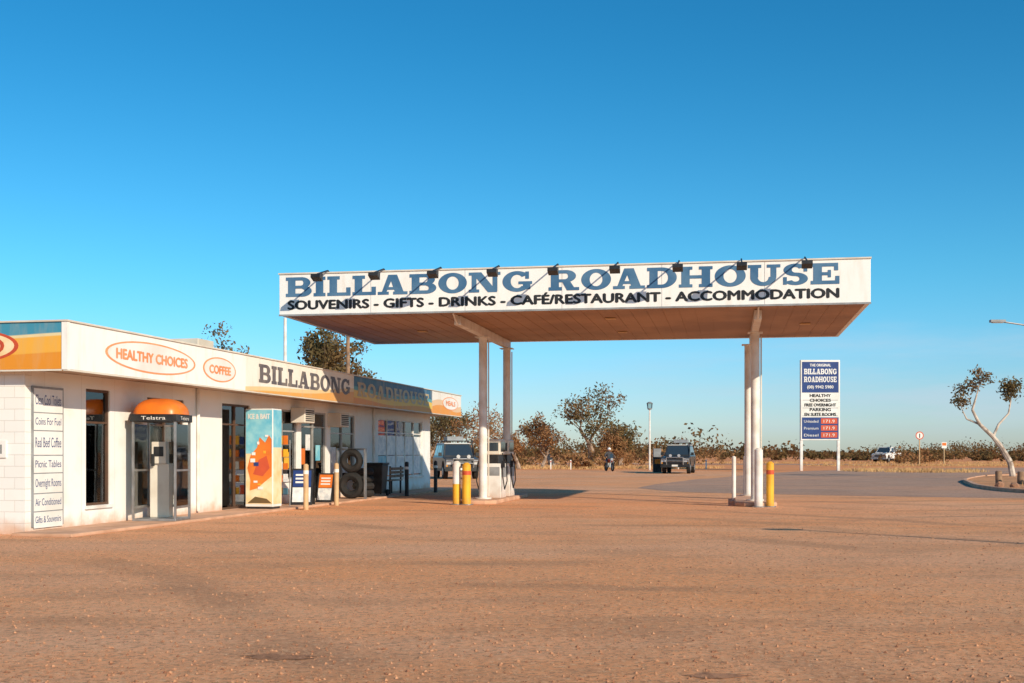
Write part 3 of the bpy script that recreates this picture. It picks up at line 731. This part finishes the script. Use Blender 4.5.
# ------------------------------------------------------------------ ice cabinet with mural
ic = empty('ice_vending_cabinet', bw(.62, 8.95, .06), -BA)
q = MB(); q.box(-.36, .36, -.3, .25, 0.05, 2.45, M['white']); q.box(-.33, .33, -.27, .22, 0, .05, M['black']); q.build('cabinet', ic, .015)
q = MB(); q.box(-.34, .34, -.306, -.301, 1.35, 2.42, M['tealp']); q.box(-.34, .34, -.306, -.301, .12, 1.35, M['sand'])
q.box(.361, .366, -.28, .23, 1.5, 2.42, M['tealp']); q.box(.361, .366, -.28, .23, .12, 1.5, M['sand'])
mp = [(-.3, 1.0), (-.22, 1.3), (-.05, 1.5), (.02, 1.75), (.16, 1.62), (.26, 1.8), (.33, 1.7), (.33, .8), (.1, .62), (-.05, .5), (-.24, .45), (-.22, .7)]
q.prism(mp, -.311, -.307, M['orange'], 'y')
q.prism([(-.15, .85), (0, 1.2), (.2, 1.3), (.28, 1.0), (.1, .8)], -.316, -.3115, M['red'], 'y')
q.prism([(-.3, .14), (-.1, .3), (.2, .25), (.33, .14)], -.311, -.307, M['leaf'], 'y')
for k in range(9):
    a = R.uniform(-.28, .2); b_ = R.uniform(.4, 2.1); q.box(a, a + R.uniform(.05, .14), -.322, -.3175, b_, b_ + R.uniform(.03, .1), M[R.choice(['white', 'navy', 'yellow', 'white'])])
q.build('mural', ic)
text('mural_text', 'ICE & BAIT', ic, (-.28, -.312, 2.2), .56, .12, '-y', M['white'], 0, .006)

# ------------------------------------------------------------------ clutter on the apron
def aframe(x, y, yaw, mat, sc=1.0):
    o = empty('sandwich_board', bw(x, y, .004 if x > 1.15 else .06), -BA + yaw, sc)
    q = MB()
    for s_ in (-1, 1):
        q.add([(-.3, s_ * .28, 0), (.3, s_ * .28, 0), (.3, s_ * .03, 1.0), (-.3, s_ * .03, 1.0), (-.3, s_ * .25, 0), (.3, s_ * .25, 0), (.3, s_ * .0, 1.0), (-.3, s_ * .0, 1.0)], [(0, 1, 2, 3), (7, 6, 5, 4), (0, 4, 5, 1), (1, 5, 6, 2), (2, 6, 7, 3), (3, 7, 4, 0)], M['black'])
        def P(u, v, d=.002): return (-.3 + .6 * u, s_ * (.28 - .25 * v + d), v)
        q.add([P(.08, .5), P(.92, .5), P(.92, .95), P(.08, .95)], [(0, 1, 2, 3)], M[mat]); q.add([P(.08, .08), P(.92, .08), P(.92, .48), P(.08, .48)], [(0, 1, 2, 3)], M['poster'])
        for k in range(3): q.add([P(.2, .6 + k * .1, .006), P(.8, .6 + k * .1, .006), P(.8, .65 + k * .1, .006), P(.2, .65 + k * .1, .006)], [(0, 1, 2, 3)], M['white'])
    q.build('boards', o)
aframe(.75, 11.2, .2, 'navy', .95); aframe(.8, 12.9, -.1, 'orange', .8)
def post(x, y, h, mat, nm):
    o = empty(nm, bw(x, y, .004), -BA); q = MB(); q.cyl((0, 0, 0), (0, 0, h), .065, .065, 12, M[mat]); q.cyl((0, 0, h), (0, 0, h + .03), .065, .03, 12, M[mat]); q.build('post', o, smooth=True)
    q = MB(); q.cyl((0, 0, h * .8), (0, 0, h * .88), .068, .068, 12, M['white']); q.build('reflector_band', o)
post(1.5, 9.5, 1.12, 'tan', 'apron_bollard'); post(1.4, 12.0, 1.12, 'tan', 'apron_bollard')
post(1.3, 19.0, 1.1, 'black', 'apron_bollard'); post(1.3, 22.6, 1.1, 'black', 'apron_bollard')
dr = empty('display_rack', bw(.45, 10.3, .06), -BA)
q = MB()
for x in (-.3, .3): q.tube([(x, 0, 0), (x, 0, 1.7)], .015, 6, M['metal'])
for k in range(5):
    z = .3 + k * .32; q.tube([(-.3, -.02, z), (.3, -.02, z)], .01, 6, M['metal']); q.box(-.3, .3, -.12, .0, z - .01, z, M['metal'])
    for j in range(4): q.box(-.28 + j * .145, -.16 + j * .145, -.09, -.06, z + .002, z + R.uniform(.16, .24), M[R.choice(['red', 'yellow', 'tealp', 'white', 'navy', 'orange', 'poster'])])
q.build('rack_and_stock', dr)
rs_ = empty('tyre_display', bw(.72, 15.2, .06), -BA)
q = MB(); q.torus((0, 0, .4), .28, .12, 'y', M['rubber']); q.torus((0, 0, 1.13), .25, .11, 'y', M['rubber']); q.build('tyres', rs_, smooth=True)
q = MB(); q.box(-.44, -.415, -.1, .1, 0, 1.5, M['metal']); q.box(.415, .44, -.1, .1, 0, 1.5, M['metal']); q.box(-.415, .415, .16, .18, 1.44, 1.5, M['metal']); q.build('rack', rs_)
ts = empty('tyre_stack', bw(.6, 16.6, .06), -BA)
q = MB()
for k in range(4): q.torus((R.uniform(-.02, .02), 0, .12 + k * .22), .25, .1, 'z', M['rubber'], squash=1.1)
q.build('tyres', ts, smooth=True)
wb = empty('rubbish_bin', bw(.7, 17.7, .06), -BA)
q = MB(); q.add([(-.24, -.26, .08), (.24, -.26, .08), (.24, .2, .08), (-.24, .2, .08), (-.29, -.34, .98), (.29, -.34, .98), (.29, .3, .98), (-.29, .3, .98)], [(0, 3, 2, 1), (4, 5, 6, 7), (0, 1, 5, 4), (1, 2, 6, 5), (2, 3, 7, 6), (3, 0, 4, 7)], M['black']); q.build('body', wb, .02)
q = MB(); q.box(-.31, .31, -.37, .34, .98, 1.05, M['black']); q.build('lid', wb, .02)
q = MB(); q.cyl((-.3, .24, .1), (-.24, .24, .1), .1, .1, 12, M['rubber']); q.cyl((.24, .24, .1), (.3, .24, .1), .1, .1, 12, M['rubber']); q.tube([(-.25, .38, 1.0), (.25, .38, 1.0)], .015, 6, M['black']); q.build('wheels_and_handle', wb)
pt = empty('bench_seat', bw(.55, 19.6, .06), -BA + math.pi / 2)
q = MB()
for k in range(4): q.box(-.75, .75, -.2 + k * .1, -.12 + k * .1, .43, .46, M['wood'])
for k in range(3): q.box(-.75, .75, -.24, -.21, .55 + k * .12, .64 + k * .12, M['wood'])
for x in (-.6, .6): q.box(x - .03, x + .03, -.2, -.15, 0, .43, M['black']); q.box(x - .03, x + .03, .12, .17, 0, .43, M['black']); q.box(x - .03, x + .03, -.208, -.16, .47, .92, M['black'])
q.build('slats_and_legs', pt)

# ------------------------------------------------------------------ pylon sign
py = empty('price_pylon_sign', (23.6, 92, 0), 0)
q = MB()
for x in (-1.42, 1.42): q.box(x - .1, x + .1, -.1, .1, 0, 8.5, M['whitew'])
q.build('legs', py, .01)
q = MB(); q.box(-1.5, 1.5, -.14, .14, 2.35, 8.5, M['white']); q.build('cabinet', py, .02)
q = MB(); q.box(-1.4, 1.4, -.15, -.141, 6.0, 8.35, M['navy']); q.box(-1.4, 1.4, -.15, -.141, 2.45, 4.1, M['navy'])
for z in (2.55, 3.08, 3.61): q.box(.05, 1.3, -.157, -.151, z, z + .42, M['red'])
for k in range(3): q.box(-1.35, 1.35, -.146, -.1405, 4.2 + k * .6, 4.24 + k * .6, M['grey'])
q.build('panels', py)
text('t0', 'THE ORIGINAL', py, (-.8, -.153, 8.0), 1.6, .2, '-y', M['white'], 0, .01)
slab_text('t1', 'BILLABONG', py, (-1.25, -.153, 7.4), 2.5, .42, '-y', M['white'])
slab_text('t2', 'ROADHOUSE', py, (-1.25, -.153, 6.8), 2.5, .42, '-y', M['white'])
text('t3', '(08) 9942 5980', py, (-1.0, -.153, 6.32), 2.0, .22, '-y', M['white'], 0, .01)
for k, t_ in enumerate(['HEALTHY', 'CHOICES', 'FREE OVERNIGHT', 'PARKING', 'EN SUITE ROOMS']):
    text('t_%d' % k, t_, py, (-1.2 if len(t_) > 8 else -.8, -.149, 5.66 - k * .36), 2.4 if len(t_) > 8 else 1.6, .22, '-y', M['black'], 0, .02)
for k, t_ in enumerate(['Unleaded', 'Premium', 'Diesel']):
    text('p_%d' % k, t_, py, (-1.25, -.16, 3.7 - k * .53), 1.1, .2, '-y', M['white'], 0); text('p2_%d' % k, '171.9', py, (.25, -.16, 3.7 - k * .53), .85, .22, '-y', M['white'], 0)

def rsign(x, y, h, kind):
    o = empty('traffic_sign', (x, y, 0), 0); q = MB(); q.cyl((0, 0, 0), (0, 0, h), .06, .06, 10, M['tan']); q.build('pole', o, smooth=True)
    q = MB()
    if kind == 'round':
        q.ellipse((0, -.065, h - .35), .42, .42, '-y', .01, M['red']); q.ellipse((0, -.076, h - .35), .32, .32, '-y', .004, M['white']); q.box(-.05, .05, -.088, -.081, h - .6, h - .15, M['black'])
    else:
        q.box(-.3, .3, -.075, -.065, h - .7, h, M['white']); q.box(-.24, .24, -.08, -.076, h - .4, h - .08, M['orange'])
    q.build('plate', o)
rsign(42.1, 124, 3.5, 'round'); rsign(50.4, 140, 2.6, 'rect')

sl = empty('street_lamp', (27.8, 60, 0), 0)
q = MB(); q.cyl((0, 0, 0), (0, 0, 7.2), .11, .07, 12, M['metal']); q.tube([(0, 0, 7.2), (-.5, 0, 7.55), (-3.2, 0, 7.95)], .04, 8, M['metal']); q.build('pole_and_arm', sl, smooth=True)
q = MB(); q.box(-3.9, -3.15, -.13, .13, 7.93, 8.06, M['grey']); q.box(-3.8, -3.25, -.1, .1, 7.9, 7.93, M['lens']); q.build('luminaire', sl, .03)
sl = empty('street_lamp', (10.9, 95, 0), 0)
q = MB(); q.cyl((0, 0, 0), (0, 0, 4.8), .08, .06, 10, M['whitew']); q.cyl((0, 0, 4.8), (0, 0, 4.9), .15, .2, 10, M['grey']); q.cyl((0, 0, 4.9), (0, 0, 5.3), .2, .24, 10, M['clear']); q.cyl((0, 0, 5.3), (0, 0, 5.42), .28, .1, 10, M['grey']); q.build('pole_and_lantern', sl, smooth=True)
q = MB()
q.cyl((0, 0, 0), (0, 0, 7.6), .09, .07, 10, M['whitew']); q.build('pole', empty('utility_pole', (-10.4, 55, 0)), smooth=True)
q = MB(); q.cyl((0, 0, 0), (0, 0, 7.4), .12, .09, 10, M['wood']); q.build('pole', empty('utility_pole', (-8.2, 60, 0)), smooth=True)
q = MB(); q.cyl((0, 0, 0), (0, 0, 5.6), .09, .06, 12, M['metal']); q.box(-.5, .1, -.12, .12, 5.55, 5.68, M['grey']); q.build('pole_and_head', empty('street_lamp', (13.2, 12.6, 0)), smooth=True)

# ------------------------------------------------------------------ vehicles
def bil(Q, u, v): return (Q[0] * (1 - u) + Q[1] * u) * (1 - v) + (Q[3] * (1 - u) + Q[2] * u) * v
def panel(q, Q, u0, u1, v0, v1, mat, off=.008):
    n = (Q[1] - Q[0]).cross(Q[3] - Q[0]).normalized()
    q.add([bil(Q, u0, v0) + n * off, bil(Q, u1, v0) + n * off, bil(Q, u1, v1) + n * off, bil(Q, u0, v1) + n * off], [(0, 1, 2, 3)], mat)
def arch(cy, r_, z0, n=8):
    return [(cy + r_ * math.cos(math.pi * i / n), z0 + r_ * math.sin(math.pi * i / n)) for i in range(n + 1)]
def vehicle(name, loc, yaw, paint, roofp, kind='wagon', bar=True, rack=True, scale=1.0):
    o = empty(name, loc, yaw, scale); P = M[paint]; hw = .93
    wheels = (-1.45, 1.4)
    prof = [(-2.35, .5), (-2.38, .8), (-2.32, 1.08), (-1.25, 1.2), (2.35 if kind == 'wagon' else .75, 1.2), (2.38 if kind == 'wagon' else .75, .5)]
    if kind == 'wagon': prof += arch(1.4, .46, .5)
    else: prof += [(.75, .5)]
    prof += arch(-1.45, .46, .5)
    out = []
    for p in prof:
        if not out or (abs(out[-1][0] - p[0]) + abs(out[-1][1] - p[1])) > 1e-4: out.append(p)
    q = MB(); q.prism(out, -hw, hw, P); q.build('body', o, .05, smooth=True)
    y0, y1, yt0, yt1 = (-1.2, 2.32, -.5, 2.15) if kind == 'wagon' else (-1.2, .72, -.5, .6)
    zl, zu = 1.19, 1.88; wl, wu = .88, .72
    Lr = [Vector((-wl, y0, zl)), Vector((wl, y0, zl)), Vector((wl, y1, zl)), Vector((-wl, y1, zl))]
    Ur = [Vector((-wu, yt0, zu)), Vector((wu, yt0, zu)), Vector((wu, yt1, zu)), Vector((-wu, yt1, zu))]
    q = MB(); q.add(Lr + Ur, [(0, 1, 5, 4), (1, 2, 6, 5), (2, 3, 7, 6), (3, 0, 4, 7), (4, 5, 6, 7)], P); q.build('cabin', o, .03)
    q = MB(); q.box(-wu - .01, wu + .01, yt0 - .02, yt1 + .02, zu + .003, zu + .06, M[roofp]); q.build('roof', o, .03)
    q = MB()
    panel(q, [Lr[0], Lr[1], Ur[1], Ur[0]], .06, .94, .1, .94, M['carglass'])
    sd = [(.2, .4), (.43, .66), (.69, .95)] if kind == 'wagon' else [(.36, .92)]
    for u0, u1 in sd:
        panel(q, [Lr[1], Lr[2], Ur[2], Ur[1]], u0, u1, .12, .88, M['carglass']); panel(q, [Lr[3], Lr[0], Ur[0], Ur[3]], 1 - u1, 1 - u0, .12, .88, M['carglass'])
    panel(q, [Lr[2], Lr[3], Ur[3], Ur[2]], .1, .9, .15, .9, M['carglass'])
    q.build('windows', o)
    q = MB()
    for wy in wheels:
        for s_ in (-1, 1):
            q.cyl((s_ * .7, wy, .4), (s_ * .94, wy, .4), .4, .4, 24, M['rubber']); q.cyl((s_ * .93, wy, .4), (s_ * .955, wy, .4), .23, .2, 16, M['metal'])
    q.build('wheels', o, .02, smooth=True)
    q = MB(); q.box(-.9, .9, -2.0, 2.2, .42, .6, M['black']); q.build('chassis', o)
    q = MB(); q.box(-.5, .5, -2.41, -2.36, .72, 1.0, M['black']); 
    for k in range(4): q.box(-.48, .48, -2.42, -2.411, .75 + k * .065, .77 + k * .065, M['metal'])
    for s_ in (-1, 1):
        q.box(s_ * .72 - .17, s_ * .72 + .17, -2.4, -2.34, .78, 1.0, M['lens']); q.box(s_ * .86 - .04, s_ * .86 + .04, -2.41, -2.33, .66, .76, M['amber'])
        q.box(s_ * 1.02 - .09, s_ * 1.02 + .09, -1.05, -.95, 1.22, 1.42, M['black']); q.box(s_ * .93 - .05, s_ * .93 + .05, -1.02, -.98, 1.24, 1.28, M['black'])
    q.box(-.95, .95, -2.5, -2.3, .42, .66, M['black'] if paint != 'car_white' else M['grey']); q.box(-.2, .2, -2.51, -2.505, .48, .6, M['white'])
    q.build('grille_lamps_mirrors_bumper', o, .01)
    if bar:
        q = MB()
        q.tube([(-.55, -2.5, .6), (-.55, -2.56, 1.08), (.55, -2.56, 1.08), (.55, -2.5, .6)], .035, 8, M['metal'])
        q.tube([(-.55, -2.54, 1.0), (-.9, -2.45, .95), (-.93, -2.42, .6)], .03, 8, M['metal']); q.tube([(.55, -2.54, 1.0), (.9, -2.45, .95), (.93, -2.42, .6)], .03, 8, M['metal'])
        q.tube([(-.55, -2.55, .84), (.55, -2.55, .84)], .025, 8, M['metal'])
        for s_ in (-.28, .28): q.cyl((s_, -2.62, 1.2), (s_, -2.54, 1.2), .1, .08, 14, M['lens'])
        q.build('bull_bar', o, smooth=True)
        q = MB(); q.tube([(.8, -1.2, 1.15), (.82, -.95, 1.5), (.8, -.55, 1.98)], .035, 8, M['black']); q.box(.75, .86, -.62, -.5, 1.96, 2.1, M['black']); q.build('snorkel', o)
    if rack and kind == 'wagon':
        q = MB()
        for x in (-.66, .66): q.tube([(x, -.4, 2.06), (x, 2.0, 2.06)], .02, 6, M['black'])
        for k in range(7): q.tube([(-.66, -.4 + k * .4, 2.05), (.66, -.4 + k * .4, 2.05)], .018, 6, M['black'])
        for x in (-.66, .66):
            for y in (-.3, .8, 1.9): q.tube([(x, y, 1.93), (x, y, 2.06)], .02, 6, M['black'])
        q.box(-.4, .5, .4, 1.7, 2.08, 2.3, M['grey'])
        q.build('roof_rack', o)
    if kind == 'ute':
        q = MB(); q.box(-.95, .95, .85, 2.6, .82, .92, M['metal']); q.box(-.95, -.9, .85, 2.6, .92, 1.2, P); q.box(.9, .95, .85, 2.6, .92, 1.2, P); q.box(-.9, .9, 2.55, 2.6, .92, 1.2, P); q.box(-.95, .95, .8, .85, .82, 1.9, M['metal'])
        q.build('tray', o, .01)
    return o
vehicle('four_wheel_drive', (11.4, 82, .008), math.radians(-14), 'bonnet_black', 'car_white')
vehicle('four_wheel_drive', (-3.1, 66, .004), math.radians(12), 'car_grey', 'car_white')
vehicle('utility_truck', (50.8, 163, .01), math.radians(-38), 'car_white', 'car_white', 'ute', bar=True, rack=False, scale=1.1)

p2 = empty('diesel_bowser', (11.0 - .6, 86, 0), 0)
q = MB(); q.box(-.3, .3, -.25, .25, 0, 1.1, M['black']); q.box(-.27, .27, -.22, .22, 1.1, 1.7, M['grey']); q.box(-.2, .2, -.258, -.251, .6, .95, M['orange']); q.build('cabinet', p2, .02)
q = MB(); q.tube([(.31, -.1, 1.4), (.42, -.15, .9), (.38, -.15, .3), (.34, -.15, .9)], .02, 6, M['rubber']); q.build('hose', p2)

# ------------------------------------------------------------------ motorcyclist
mc = empty('motorcycle', (7.3, 90, .004), math.radians(15))
q = MB()
for y in (-.72, .7):
    q.torus((0, y, .33), .27, .06, 'x', M['rubber'], 24, 8, 1.0); q.cyl((-.02, y, .33), (.02, y, .33), .2, .2, 16, M['metal'])
q.build('wheels', mc, smooth=True)
q = MB(); q.tube([(-.09, -.72, .33), (-.09, -.45, .95)], .025, 8, M['metal']); q.tube([(.09, -.72, .33), (.09, -.45, .95)], .025, 8, M['metal'])
q.tube([(-.38, -.3, 1.05), (-.2, -.42, 1.0), (.2, -.42, 1.0), (.38, -.3, 1.05)], .018, 8, M['black']); q.tube([(-.1, .7, .33), (-.1, .1, .45)], .03, 6, M['metal']); q.tube([(.1, .7, .33), (.1, .1, .45)], .03, 6, M['metal'])
q.box(-.16, .16, -.2, .25, .3, .62, M['metal']); q.build('frame_and_engine', mc)
q = MB(); q.prism([(-.38, .75), (-.3, .95), (.0, .95), (.1, .8), (.8, .84), (.8, .76), (0, .66)], -.14, .14, M['red']); q.build('tank_and_seat', mc, .04)
q = MB(); q.cyl((0, -.56, .9), (0, -.46, .9), .1, .08, 16, M['lens']); q.add([(-.15, -.5, 1.0), (.15, -.5, 1.0), (.1, -.38, 1.3), (-.1, -.38, 1.3)], [(0, 1, 2, 3)], M['carglass']); q.build('headlamp_and_screen', mc)
pr = empty('motorcyclist', (7.3, 90, .004), math.radians(15))
J = {'pel': ((0, .3, .9), .15), 'bel': ((0, .24, 1.08), .14), 'che': ((0, .13, 1.3), .17), 'nk': ((0, .06, 1.46), .065), 'hd': ((0, .03, 1.53), .06)}
for s_, n_ in ((-1, 'l'), (1, 'r')):
    J['sh' + n_] = ((s_ * .2, .1, 1.38), .075); J['el' + n_] = ((s_ * .36, -.02, 1.15), .05); J['wr' + n_] = ((s_ * .35, -.24, 1.07), .035)
    J['hp' + n_] = ((s_ * .12, .22, .86), .1); J['kn' + n_] = ((s_ * .26, -.16, .72), .065); J['an' + n_] = ((s_ * .27, .08, .12), .045); J['to' + n_] = ((s_ * .29, -.12, .05), .04)
E = [('pel', 'bel'), ('bel', 'che'), ('che', 'nk'), ('nk', 'hd')]
for n_ in 'lr': E += [('che', 'sh' + n_), ('sh' + n_, 'el' + n_), ('el' + n_, 'wr' + n_), ('pel', 'hp' + n_), ('hp' + n_, 'kn' + n_), ('kn' + n_, 'an' + n_), ('an' + n_, 'to' + n_)]
keys = list(J); me = bpy.data.meshes.new('body'); me.from_pydata([J[k][0] for k in keys], [(keys.index(a), keys.index(b_)) for a, b_ in E], [])
bo = bpy.data.objects.new('body', me); COL.objects.link(bo); bo.parent = pr
sk = bo.modifiers.new('skin', 'SKIN')
for i, k in enumerate(keys):
    me.skin_vertices[0].data[i].radius = (J[k][1],) * 2; me.skin_vertices[0].data[i].use_root = (k == 'pel')
ssd = bo.modifiers.new('sub', 'SUBSURF'); ssd.levels = 2; ssd.render_levels = 2
me.materials.append(M['cloth'])
import bmesh
def ico(name, parent, c, r3, mat, sub=3, jit=0, seed=0):
    r = random.Random(seed)
    bm = bmesh.new(); bmesh.ops.create_icosphere(bm, subdivisions=sub, radius=1)
    for v in bm.verts:
        k = 1 + r.uniform(-jit, jit); v.co = Vector((c[0] + v.co.x * r3[0] * k, c[1] + v.co.y * r3[1] * k, c[2] + v.co.z * r3[2] * k))
    for f in bm.faces: f.smooth = jit == 0
    me = bpy.data.meshes.new(name); bm.to_mesh(me); bm.free(); me.materials.append(mat)
    o = bpy.data.objects.new(name, me); COL.objects.link(o); o.parent = parent; return o
ico('head', pr, (0, 0, 1.63), (.08, .1, .115), M['skin']); ico('helmet', pr, (0, .035, 1.67), (.125, .14, .12), M['white'])
q = MB(); q.box(-.045, -.02, -.098, -.088, 1.63, 1.645, M['black']); q.box(.02, .045, -.098, -.088, 1.63, 1.645, M['black']); q.prism([(-.095, 1.64), (-.12, 1.605), (-.095, 1.6)], -.012, .012, M['skin']); q.box(-.025, .025, -.095, -.086, 1.57, 1.578, M['red']); q.build('face', pr)
q = MB()
for s_ in (-1, 1):
    q.cyl((s_ * .35, -.22, 1.07), (s_ * .34, -.3, 1.07), .032, .038, 10, M['skin'])
    for k in range(4): q.tube([(s_ * (.31 + k * .022), -.29, 1.08), (s_ * (.31 + k * .022), -.345, 1.075), (s_ * (.31 + k * .022), -.35, 1.04), (s_ * (.31 + k * .022), -.32, 1.02)], .0095, 6, M['skin'])
    q.tube([(s_ * .31, -.26, 1.06), (s_ * .285, -.29, 1.03), (s_ * .285, -.32, 1.02)], .011, 6, M['skin'])
q.build('hands', pr, smooth=True)

# ------------------------------------------------------------------ garden bed, kerb, timber bollards
bedpts = smooth_poly([(20.2, 52.5), (19.0, 49), (17.8, 43), (18.8, 39.5), (24, 37.5), (40, 34), (44, 60), (30, 74), (22.5, 60)], 3)
gb = empty('garden_bed', (0, 0, 0))
q = MB(); q.add([(p[0], p[1], .09) for p in bedpts], [tuple(range(len(bedpts)))], M['bedsoil']); q.build('soil', gb)
q = MB(); n = len(bedpts); cx = sum(p[0] for p in bedpts) / n; cy = sum(p[1] for p in bedpts) / n
def off(p, d): v = Vector((p[0] - cx, p[1] - cy)); l = v.length; v = v * ((l + d) / l); return (cx + v.x, cy + v.y)
o_ = [off(p, .18) for p in bedpts]; i_ = [off(p, -.02) for p in bedpts]
vs = [(p[0], p[1], 0) for p in o_] + [(p[0], p[1], .14) for p in o_] + [(p[0], p[1], .14) for p in i_] + [(p[0], p[1], 0) for p in i_]
fs = []
for k in range(3): fs += [(k * n + i, k * n + (i + 1) % n, (k + 1) * n + (i + 1) % n, (k + 1) * n + i) for i in range(n)]
q.add(vs, fs, M['concrete']); q.build('kerb', gb)
for i in range(9):
    x, y = 20.9 + i * .55, 51.5 - i * .9
    o = empty('timber_bollard', (x, y, .09), R.uniform(0, 3)); q = MB(); h = R.uniform(.5, .62)
    q.cyl((0, 0, 0), (R.uniform(-.02, .02), 0, h), .15, .14, 12, M['wood']); q.cyl((0, 0, h), (0, 0, h + .03), .14, .1, 12, M['wood']); q.build('log', o, smooth=True)
for i in range(12):
    rk = ico('rock', None, (0, 0, 0), (R.uniform(.15, .32), R.uniform(.15, .3), R.uniform(.12, .22)), M['rock'], 2, .14, i)
    rk.location = (18.9 + i * .32 + R.uniform(-.2, .2), 46.5 - i * .55 + R.uniform(-.3, .3), .14)

for i, (x, y) in enumerate([(4.8, 98), (3.2, 99), (-.5, 100), (14, 101), (16.5, 102), (19, 103)]):
    o = empty('marker_post', (x, y, 0)); q = MB(); q.box(-.05, .05, -.04, .04, 0, .8, M['whitew']); q.box(-.04, .04, -.047, -.041, .6, .7, M['red']); q.build('post', o, .01)

# ------------------------------------------------------------------ light
EL = math.radians(24); hx, hy = -.63, .777
d = Vector((hx * math.cos(EL), hy * math.cos(EL), -math.sin(EL)))
sun = bpy.data.lights.new('sun', 'SUN'); sun.energy = 5; sun.angle = math.radians(.5); sun.color = (1, .87, .68)
so = bpy.data.objects.new('sun', sun); COL.objects.link(so); so.rotation_euler = d.to_track_quat('-Z', 'Y').to_euler(); so.location = (20, -20, 30)
w = bpy.data.worlds.new('World'); scene.world = w; w.use_nodes = True; nt = NT(w.node_tree); bg = w.node_tree.nodes['Background']
sky = nt.new('ShaderNodeTexSky', sky_type='NISHITA'); sky.sun_disc = False; sky.sun_elevation = EL; sky.sun_rotation = math.atan2(-hx, -hy)
sky.air_density = 1.0; sky.dust_density = .3; sky.ozone_density = 2.0; sky.altitude = 100
co = nt.coords('Generated'); sp = nt.new('ShaderNodeSeparateXYZ'); nt.l.new(co, sp.inputs[0])
hs = nt.new('ShaderNodeHueSaturation'); hs.inputs['Saturation'].default_value = 1.3; hs.inputs['Hue'].default_value = .49; nt.l.new(sky.outputs[0], hs.inputs['Color'])
tint = nt.mix(nt.ss(sp.outputs[2], 0.0, .16), (.6, .78, 1.18), (.4, .9, 1.1))
tint = nt.mix(nt.ss(sp.outputs[2], .12, .36), tint, (.24, .8, .98))
colr = nt.mix(1.0, hs.outputs[0], tint, 'MULTIPLY')
cl = nt.ss(nt.noise(nt.mapping(co, (2.2, 2.2, 14)), 1.8, 7, .6), .38, .72)
side = nt.ss(sp.outputs[0], -.05, .3)
mask = nt.m('MULTIPLY', nt.m('MULTIPLY', nt.ss(sp.outputs[2], .0, .03), nt.ss(sp.outputs[2], .06, .13, 1, 0)), side)
fac = nt.m('MULTIPLY', nt.m('MULTIPLY', cl, mask), .5)
nt.l.new(nt.mix(fac, colr, (4.4, 5.2, 6.0)), bg.inputs[0]); bg.inputs[1].default_value = .13

cam = bpy.data.cameras.new('camera'); cam.lens = 1200 / 1024 * 36; cam.sensor_width = 36; cam.shift_y = 110.5 / 1024; cam.clip_end = 6000; cam.clip_start = .1
c = bpy.data.objects.new('camera', cam); COL.objects.link(c); c.location = (0, 0, 1.45); c.rotation_euler = (math.pi / 2, 0, 0); scene.camera = c
scene.view_settings.view_transform = 'Standard'; scene.view_settings.look = 'None'; scene.view_settings.exposure = 0
